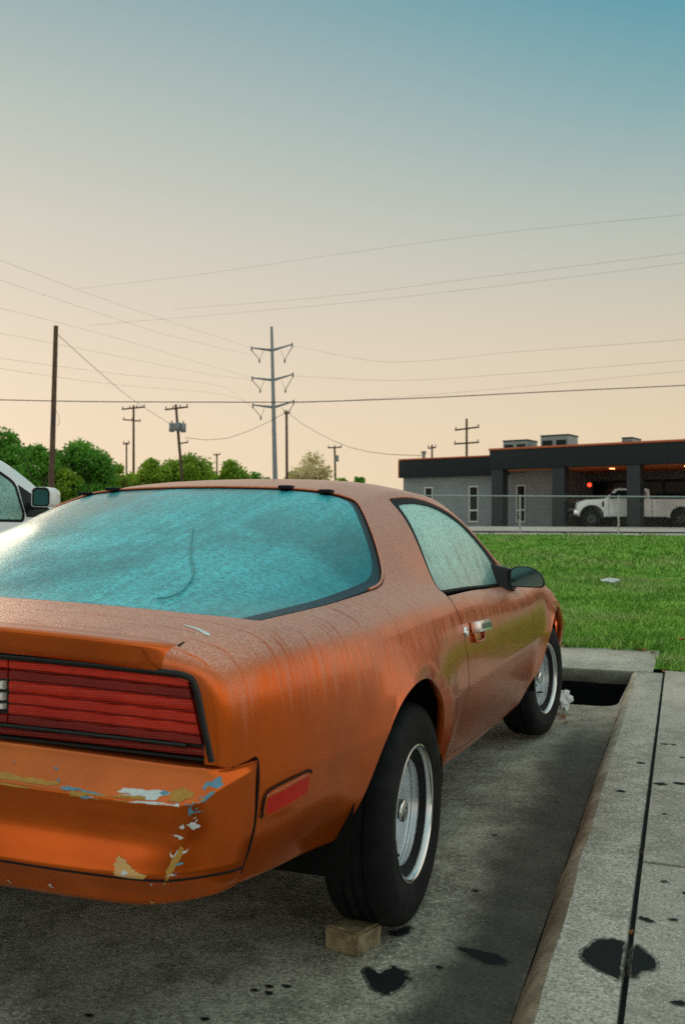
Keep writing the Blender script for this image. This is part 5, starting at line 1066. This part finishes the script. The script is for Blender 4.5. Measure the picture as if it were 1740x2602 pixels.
# ------------------------------------------------------------------ the other vehicles
def make_suv():
    T={-.95:[(0,1.22),(.40,1.21),(.60,1.18),(.68,1.12),(.74,1.05),(.80,.98),(.83,.92),(.84,.80),(.84,.62),(.82,.45),(.78,.33),(.68,.28)],
      -.6:[(0,1.52),(.42,1.51),(.58,1.47),(.66,1.40),(.75,1.27),(.84,1.10),(.89,1.02),(.91,.86),(.91,.65),(.89,.45),(.85,.32),(.74,.27)],
      0:[(0,1.66),(.45,1.65),(.60,1.61),(.68,1.54),(.77,1.36),(.87,1.13),(.915,1.05),(.935,.87),(.935,.65),(.915,.45),(.87,.31),(.76,.26)],
      .9:[(0,1.70),(.46,1.69),(.61,1.65),(.69,1.58),(.78,1.38),(.875,1.135),(.918,1.05),(.935,.87),(.935,.65),(.915,.45),(.87,.31),(.76,.26)],
      1.8:[(0,1.68),(.46,1.67),(.61,1.635),(.70,1.57),(.79,1.37),(.878,1.135),(.918,1.05),(.935,.87),(.935,.65),(.915,.45),(.87,.31),(.76,.26)],
      2.3:[(0,1.56),(.46,1.56),(.66,1.545),(.742,1.52),(.805,1.36),(.88,1.135),(.918,1.05),(.935,.87),(.935,.65),(.915,.45),(.87,.31),(.76,.26)],
      2.65:[(0,1.37),(.46,1.37),(.70,1.36),(.795,1.335),(.835,1.25),(.883,1.14),(.918,1.05),(.935,.87),(.935,.65),(.915,.45),(.87,.31),(.76,.26)],
      2.95:[(0,1.19),(.40,1.19),(.62,1.185),(.76,1.175),(.83,1.155),(.885,1.11),(.916,1.03),(.93,.87),(.935,.65),(.915,.45),(.87,.31),(.76,.26)],
      3.7:[(0,1.08),(.38,1.075),(.58,1.065),(.70,1.05),(.77,1.03),(.835,.98),(.875,.90),(.895,.78),(.90,.62),(.885,.45),(.84,.31),(.74,.26)],
      4.15:[(0,.96),(.36,.955),(.54,.945),(.64,.93),(.70,.91),(.75,.86),(.78,.80),(.80,.70),(.80,.58),(.79,.45),(.75,.33),(.66,.28)]}
    ys=sorted(T); A=np.array([T[y] for y in ys]); st=np.concatenate([np.arange(-.95,4.1,.12),[4.15]]); rows=[]
    for y in st: rows.append([[pchip(ys,A[:,c,0],y),y,pchip(ys,A[:,c,1],y)] for c in range(12)])
    rows=np.array(rows,float)
    def ins(r,s,y): q=r.copy(); q[:,0]*=s; q[:,2]=.62+(q[:,2]-.62)*s; q[:,1]=y; return q
    rows=np.concatenate([[ins(rows[0],.3,-1.05),ins(rows[0],.85,-1.03)],rows,[ins(rows[-1],.93,4.21),ins(rows[-1],.7,4.25),ins(rows[-1],.2,4.26)]])
    S=Surf(rows,mirror_v0=True); OX=-3.25
    car=empty('parked_car',(OX,1.6,0),'white car parked beyond the orange coupe showing only its front side window and mirror','car')
    car0=car
    def shift(V,NN,F): return V+[OX,0,0],NN,F
    suv=lambda P:(lambda uv:np.stack(uv,1))(S.solve(1,np.asarray(P)[:,0],2,np.asarray(P)[:,1],0,S.nu-1,2.5,S.nv-1))
    arch=[]
    for yc in (.15,3.05):
        a=np.radians(np.linspace(-40,220,50)); arch.append(suv(np.stack([yc+.40*np.cos(a),.36+.40*np.sin(a)],1)))
    outer=dense(np.array([(0,0),(S.nu-1,0),(S.nu-1,S.nv-1),(0,S.nv-1)])*[MU,MV],.04)/[MU,MV]
    glass=fillet([(1.02,1.155),(2.36,1.150),(2.385,1.19),(2.375,1.375),(2.16,1.495),(1.95,1.545),(1.02,1.565)],[.03,.03,.03,.04,.2,.1,.03]); rear=fillet([(-.35,1.16),(.92,1.155),(.92,1.565),(.15,1.545),(-.25,1.38)],[.03,.03,.03,.1,.1])
    sail=fillet([(2.405,1.165),(2.40,1.375),(2.52,1.315),(2.70,1.205),(2.66,1.165)],[.01,.01,.02,.02,.02])
    gu=[suv(dense(g,.02)) for g in (glass,rear,sail)]
    go=[suv(grow(dense(g,.02),.018)) for g in (glass,rear)]
    nmesh('body',*shift(*sheet('x',S,outer,[*arch,*go,gu[2]],None,None,mirror=True,both='arrays',flange=.02,du=.4,dv=.5)),M['white_paint'],car)
    for g,o in zip(gu[:2],go):
        X=sheet('x',S,g,(),None,None,both='arrays',off=-.006,flange=0,du=.4); Y=sheet('x',S,o,[g],None,None,both='arrays',off=-.002,flange=.01,du=.4)
        for k in (0,1):
            nmesh('side_window',*shift(*(flip(*X) if k else X)),M['suv_glass'],car); nmesh('window_seal',*shift(*(flip(*Y) if k else Y)),M['rubber'],car)
    X=sheet('x',S,gu[2],(),None,None,both='arrays',off=-.003,flange=.01,du=.4)
    for k in (0,1): nmesh('mirror_sail',*shift(*(flip(*X) if k else X)),M['black_plastic'],car)
    ws=fillet([(0,1.98),(.5,1.99),(.62,2.08),(.71,2.5),(.755,2.86),(.4,2.96),(0,2.98)],[0,.1,.05,.1,.05,.1,0]); u,v=S.solve(1,dense(ws,.03)[:,1],0,dense(ws,.03)[:,0],0,S.nu-1,0,5); q=np.stack([u,v],1); q[:,1]=np.where(q[:,1]<.02,-.2,q[:,1])
    nmesh('windshield',*shift(*sheet('x',S,q,(),None,None,mirror=True,both='arrays',off=.003,flange=.006,du=.4)),M['dark_glass'],car)
    b=MB(); b.box((OX,1.6,.75),(1.55,4.6,.75)); b.build('cabin_floor',M['void'],car,bevel=.1)
    for sx in (-1,1):
        b=MB(); b.box((OX+sx*.42,1.35,.98),(.50,.16,.66)); b.build('seat',M['cloth'],car,bevel=.05)
        # mirror: housing with the glass turned to the rear
        c=np.array([OX+sx*1.015,2.40,1.290]); ring=.80*fillet([(-.085,-.075),(-.085,.06),(-.05,.078),(.06,.075),(.088,.045),(.088,-.06),(.06,-.078)],.02,4); rings=[]
        for dy,s in ((-.035,.92),(-.045,.99),(-.02,1.03),(.04,1.0),(.08,.8),(.10,.4),(.102,.03)): rings.append(np.stack([c[0]+sx*ring[:,0]*s-sx*.0,np.full(len(ring),c[1]+dy),c[2]+ring[:,1]*s],1))
        m=len(ring); b=MB(); b.add(np.concatenate(rings),[(i*m+j,i*m+(j+1)%m,(i+1)*m+(j+1)%m,(i+1)*m+j) for i in range(len(rings)-1) for j in range(m)],0,True); o=b.build('side_mirror',M['white_paint'],car)
        bm=bmesh.new(); bm.from_mesh(o.data); bmesh.ops.recalc_face_normals(bm,faces=bm.faces); bm.to_mesh(o.data); bm.free()
        b=MB(); b.add(np.stack([c[0]+sx*ring[:,0]*.95,np.full(m,c[1]-.041),c[2]+ring[:,1]*.95],1),[tuple(range(m))]); b.build('mirror_surround',M['black_plastic'],o)
        q=ring*.78+[.004,-.002]; b=MB(); b.add(np.stack([c[0]+sx*q[:,0],np.full(m,c[1]-.044),c[2]+q[:,1]],1),[tuple(range(m))]); b.build('mirror_glass',M['door_mirror'],o)
        b=MB(); b.box((OX+sx*.925,2.44,1.235),(.12,.07,.05)); b.build('mirror_arm',M['black_plastic'],o,bevel=.01)
        for yc in (.15,3.05):
            make_wheel(car,np.array([OX+sx*.80,yc,.33]),sx)
        b=MB(); b.box((OX+sx*.66,4.17,.78),(.30,.08,.12)); b.build('headlight',M['chrome'],car,bevel=.03)
        b=MB(); b.box((OX+sx*.70,-.98,.95),(.20,.08,.30)); b.build('tail_light',M['lens'],car,bevel=.03)
    for i,f in enumerate((.13,.25,.37,.5)): pass
    return car
def make_truck():
    wht=M['white_paint']; z0=1.232
    lx=lambda l:l; th=0.0
    C0=bgp(14.75,49,z0); root=empty('pickup_truck',tuple(C0),'white heavy pickup truck parked under the storefront canopy','truck')
    Rm=np.array([bgp(1,0)-bgp(0,0),bgp(0,1)-bgp(0,0),[0,0,1.]])   # rows: right, away, up
    def G(P): P=np.asarray(P,float); return C0+np.stack([P[...,0]-14.75,P[...,1],P[...,2]],-1)@Rm
    W=1.0 # half width; the near flank is at w=-W
    def prof(name,poly,w0,w1,mat,bev=.05,par=None,tuck=0.):
        n=len(poly); V=[(l,w0,z) for l,z in poly]+[(l,w1,z) for l,z in poly]; b=MB(); b.add(G(V),[tuple(range(n))[::-1],tuple(range(n,2*n))]+[(i,(i+1)%n,(i+1)%n+n,i+n) for i in range(n)]); return b.build(name,mat,par or root,bevel=bev,seg=3)
    fw,rw,R=12.50,17.0,.43
    def wa(c): a=np.radians(np.linspace(185,-5,15)); return [(c+.56*math.cos(x),.50+.54*math.sin(x)) for x in a]
    body=[(11.80,.62),(11.78,.95),(11.86,1.22),(12.2,1.36),(13.25,1.42),(15.55,1.42),(15.62,1.42),(18.55,1.42),(18.58,.72),(18.5,.55)]+wa(rw)[::-1]+[(16.3,.50),(13.2,.50)]+wa(fw)[::-1]+[(11.9,.55)]
    prof('body',body[::1],-W,W,wht,.04)
    prof('cab',[(13.20,1.415),(13.75,1.90),(13.95,1.96),(15.30,1.96),(15.45,1.90),(15.50,1.415)],-.86,.86,wht,.06)
    for w in (-.868,.868):
        prof('side_window',[(13.42,1.46),(13.84,1.84),(14.55,1.86),(14.55,1.46)],w-.006,w+.006,M['dark_glass'],0); prof('side_window',[(14.63,1.46),(14.63,1.86),(15.25,1.85),(15.36,1.46)],w-.006,w+.006,M['dark_glass'],0)
    for w in (-W-.004,W+.004):
        for l in (13.35,14.55,15.52): prof('door_seam',[(l,.62),(l+.02,.62),(l+.02,1.40),(l,1.40)],w-.003,w+.003,M['rubber'],0)
        prof('door_handle',[(14.32,1.18),(14.50,1.18),(14.50,1.22),(14.32,1.22)],w-.02,w+.02,M['rubber'],.01)
        prof('running_board',[(13.2,.44),(16.2,.44),(16.2,.52),(13.2,.52)],w-.05,w+.05,M['rubber'],.02)
        prof('wheel_flare',[(fw+.62*math.cos(a),.50+.60*math.sin(a)) for a in np.radians(np.linspace(190,-10,16))]+[(fw+.55*math.cos(a),.50+.53*math.sin(a)) for a in np.radians(np.linspace(-10,190,16))],w-.02,w+.02,M['rubber'],0)
        prof('fender_vent',[(13.02,1.02),(13.12,1.02),(13.12,1.28),(13.02,1.28)],w-.01,w+.01,M['rubber'],0)
    prof('front_bumper',[(11.62,.60),(11.62,.84),(11.80,.86),(11.86,.60)],-.98,.98,M['chrome'],.03); prof('grille',[(11.745,.92),(11.745,1.22),(11.80,1.24),(11.80,.92)],-.62,.62,M['rubber'],.02); prof('windshield',[(13.23,1.43),(13.215,1.44),(13.74,1.895),(13.755,1.88)],-.76,.76,M['dark_glass'],0)
    prof('chassis',[(11.9,.40),(11.9,.62),(18.3,.62),(18.3,.45)],-.75,.75,M['void'],0)
    for w in (-.7,.7):
        prof('headlight',[(11.77,.98),(11.80,1.20),(11.98,1.22),(11.96,1.0)],w-.20*(1) ,w+.28 if w>0 else w+.20,M['reverse'],.02)
    for w in (-1.12,1.12):
        prof('side_mirror',[(13.42,1.42),(13.42,1.70),(13.56,1.70),(13.56,1.42)],w-.12,w+.12,M['rubber'],.03)
    for l in (fw,rw):
        for w in (-.86,.86):
            c=np.array([l,w,R]); b=MB(); k=28; s=np.sign(w)
            pr=[(.25,.10),(.28,.13),(.36,.145),(.41,.13),(.43,.09),(.43,-.10),(.40,-.14),(.25,-.14)]
            V=[(l+r*math.cos(2*math.pi*j/k),w+s*a,R+r*math.sin(2*math.pi*j/k)) for r,a in pr for j in range(k)]; F=[(i*k+j,i*k+(j+1)%k,(i+1)*k+(j+1)%k,(i+1)*k+j) for i in range(len(pr)-1) for j in range(k)]; b.add(G(V),F,0,True); o=b.build('wheel',M['tyre'],root)
            pr=[(.265,.11),(.25,.06),(.10,.04),(.07,.10),(.001,.10)]; V=[(l+r*math.cos(2*math.pi*j/k),w+s*a,R+r*math.sin(2*math.pi*j/k)) for r,a in pr for j in range(k)]; b=MB(); b.add(G(V),[(i*k+j,i*k+(j+1)%k,(i+1)*k+(j+1)%k,(i+1)*k+j) for i in range(len(pr)-1) for j in range(k)],0,True); b.build('rim',M['rim_dark'],o)
            prof('wheel_well',[(l+.55*math.cos(a),.50+.53*math.sin(a)) for a in np.radians(np.linspace(0,360,24))[:-1]],w-.12-.0*s,w+.12,M['void'],0) if False else None
def make_small():
    # brick chock
    t=NT('tan_brick'); n=t.noise(25,5,.65); n2=t.noise(180,3,.7); t.set(col=t.mix(t.ramp(n,.35,.65),(.17,.125,.065),(.33,.26,.15)),rough=.9,norm=t.bump(t.math('ADD',n2,n),.6,.004)); 
    P0,P1,P2=[CP[:2]+.982*(np.array(q)-CP[:2]) for q in ((.668,-.190),(.766,-.214),(.802,-.118))]; e1=(P1-P0); e2=(P2-P1)
    h=.064; base=[P0,P1,P2,P0+e2]; V=[]; bm=bmesh.new()
    vs=[bm.verts.new((*p,LZ)) for p in base]+[bm.verts.new((*(p+ (np.array([.002,.0015])*k)),LZ+h-.002*k)) for k,p in enumerate(base)]
    for f in ((3,2,1,0),(4,5,6,7),(0,1,5,4),(1,2,6,5),(2,3,7,6),(3,0,4,7)): bm.faces.new([vs[i] for i in f])
    bmesh.ops.bevel(bm,geom=list(bm.edges),offset=.006,segments=2,affect='EDGES'); bmesh.ops.triangulate(bm,faces=[f for f in bm.faces if f.calc_area()>.002])
    bmesh.ops.subdivide_edges(bm,edges=[e for e in bm.edges if e.calc_length()>.03],cuts=3,use_grid_fill=True)
    for v in bm.verts: v.co+=Vector(rng.normal(0,.0012,3))*(1 if v.co.z>LZ+.004 else .2)
    me=bpy.data.meshes.new('brick'); bm.to_mesh(me); bm.free(); me.polygons.foreach_set('use_smooth',[True]*len(me.polygons)); me.set_sharp_from_angle(angle=rad(35))
    tag(link('brick',me,t.mat),'chipped tan brick wedged behind the rear wheel of the orange coupe','brick')
    # crumpled plastic bag by the front wheel, litter on the grass
    pl=simple('white_plastic_film',(.60,.62,.63),.35,0,.15,30,coat=.2)
    def crumple(name,c,size,label,cat,seed):
        r=np.random.default_rng(seed); bm=bmesh.new(); bmesh.ops.create_icosphere(bm,subdivisions=3,radius=1)
        for v in bm.verts:
            q=np.array(v.co); f=.75+.30*math.sin(5*q[0]+3*q[2]+seed)*math.cos(4*q[1]-2*q[0])+.22*r.normal()*.6; v.co=Vector(q*f*size)
        zmin=min(v.co.z for v in bm.verts)
        me=bpy.data.meshes.new(name); bm.to_mesh(me); bm.free(); o=link(name,me,pl); o.location=(c[0],c[1],c[2]-zmin); tag(o,label,cat)
    crumple('plastic_bag',(.845,3.16,LZ+.001),np.array([.05,.10,.075]),'crumpled white plastic bag on the concrete by the front wheel','bag',3)
    q=at(1550,1487,13.6); d=dep(q[0],q[1]); crumple('litter',(q[0],q[1],z_land(d)+.02),np.array([.15,.10,.05]),'scrap of white plastic litter lying on the green lawn','litter',5)
    leaf=simple('orange_dead_leaf',(.30,.10,.018),.7,0,.4,60); 
    def lf(x,y,z,s,seed):
        r=np.random.default_rng(seed); a=r.random()*6.28; b=MB(); prof=[(0,0),(.35,.32),(.7,.36),(1,0),(.7,-.36),(.35,-.32)]
        V=[(p*s*math.cos(a)-q*s*math.sin(a),p*s*math.sin(a)+q*s*math.cos(a),abs(q)*s*.6+.15*s*p) for p,q in prof]; V=np.array(V)+[x,y,z]; b.add(V,[(0,1,2,3),(0,3,4,5)]); o=b.build('leaf',leaf); return o
    J=lambda y:kj(y)+.002
    for i,(x,y,z,s,lab,g) in enumerate([(J(-.03),-.03,KH-.02,.022,'orange leaf stuck in the sidewalk joint above the large oil stain',None),(J(.62),.62,KH-.02,.018,'small orange leaf in the sidewalk joint near the cross joint',None),
        (.875,3.02,LZ+.003,.05,'brown leaf on the concrete beside the plastic bag',None),(.90,2.93,LZ+.003,.04,'brown leaf on the concrete nearest the camera by the front tyre',None),
        (1.18,5.60,KH+.006,.07,'orange leaf at the corner of the end kerb by the grass',None),(1.12,5.64,KH+.006,.06,'orange leaf lying on the end kerb along its grass edge','orange leaves along the grass edge'),(.95,5.66,KH+.006,.05,'orange leaf lying on the end kerb along its grass edge','orange leaves along the grass edge'),(.55,5.66,KH+.006,.06,'orange leaf lying on the end kerb along its grass edge','orange leaves along the grass edge'),
        (1.23,5.52,KH+.006,.06,'orange leaf lying on the end kerb along its grass edge','orange leaves along the grass edge'),(1.42,6.0,KH+.06,.08,'orange leaf lying on the lawn right of the kerb corner',None),(J(4.45),4.5,KH,.04,'brown leaf at the top end of the sidewalk joint',None),(.80,.0,LZ+.003,.03,'small brown leaf under the rear tyre of the coupe',None)]):
        tag(lf(x,y,z,s,i+20),lab,'leaf',g)
# ------------------------------------------------------------------ build everything
make_car_materials()
M['suv_glass']=dew_glass('white_car_glass',(.010,.085,.07),(.30,.52,.45),.85,.2)
t_=NT('mirror_silver'); t_.set(col=(.75,.78,.78),metal=1,rough=.04); M['mirror']=t_.mat
make_ground()
make_building()
car,doors=make_coupe()
make_tail(car)
for x,y,side,st in ((.779,-.005,1,0),(-.779,-.005,-1,0),(.763,2.525,1,rad(-9)),(-.763,2.525,-1,rad(-9))): make_wheel(car,np.array([x,y,.3265]),side,st,.35 if y<1 else 1.0)
make_trim(car,doors)
make_suv(); make_truck(); make_fence(); make_poles(); make_wires(); make_trees(); make_grass(); make_small()
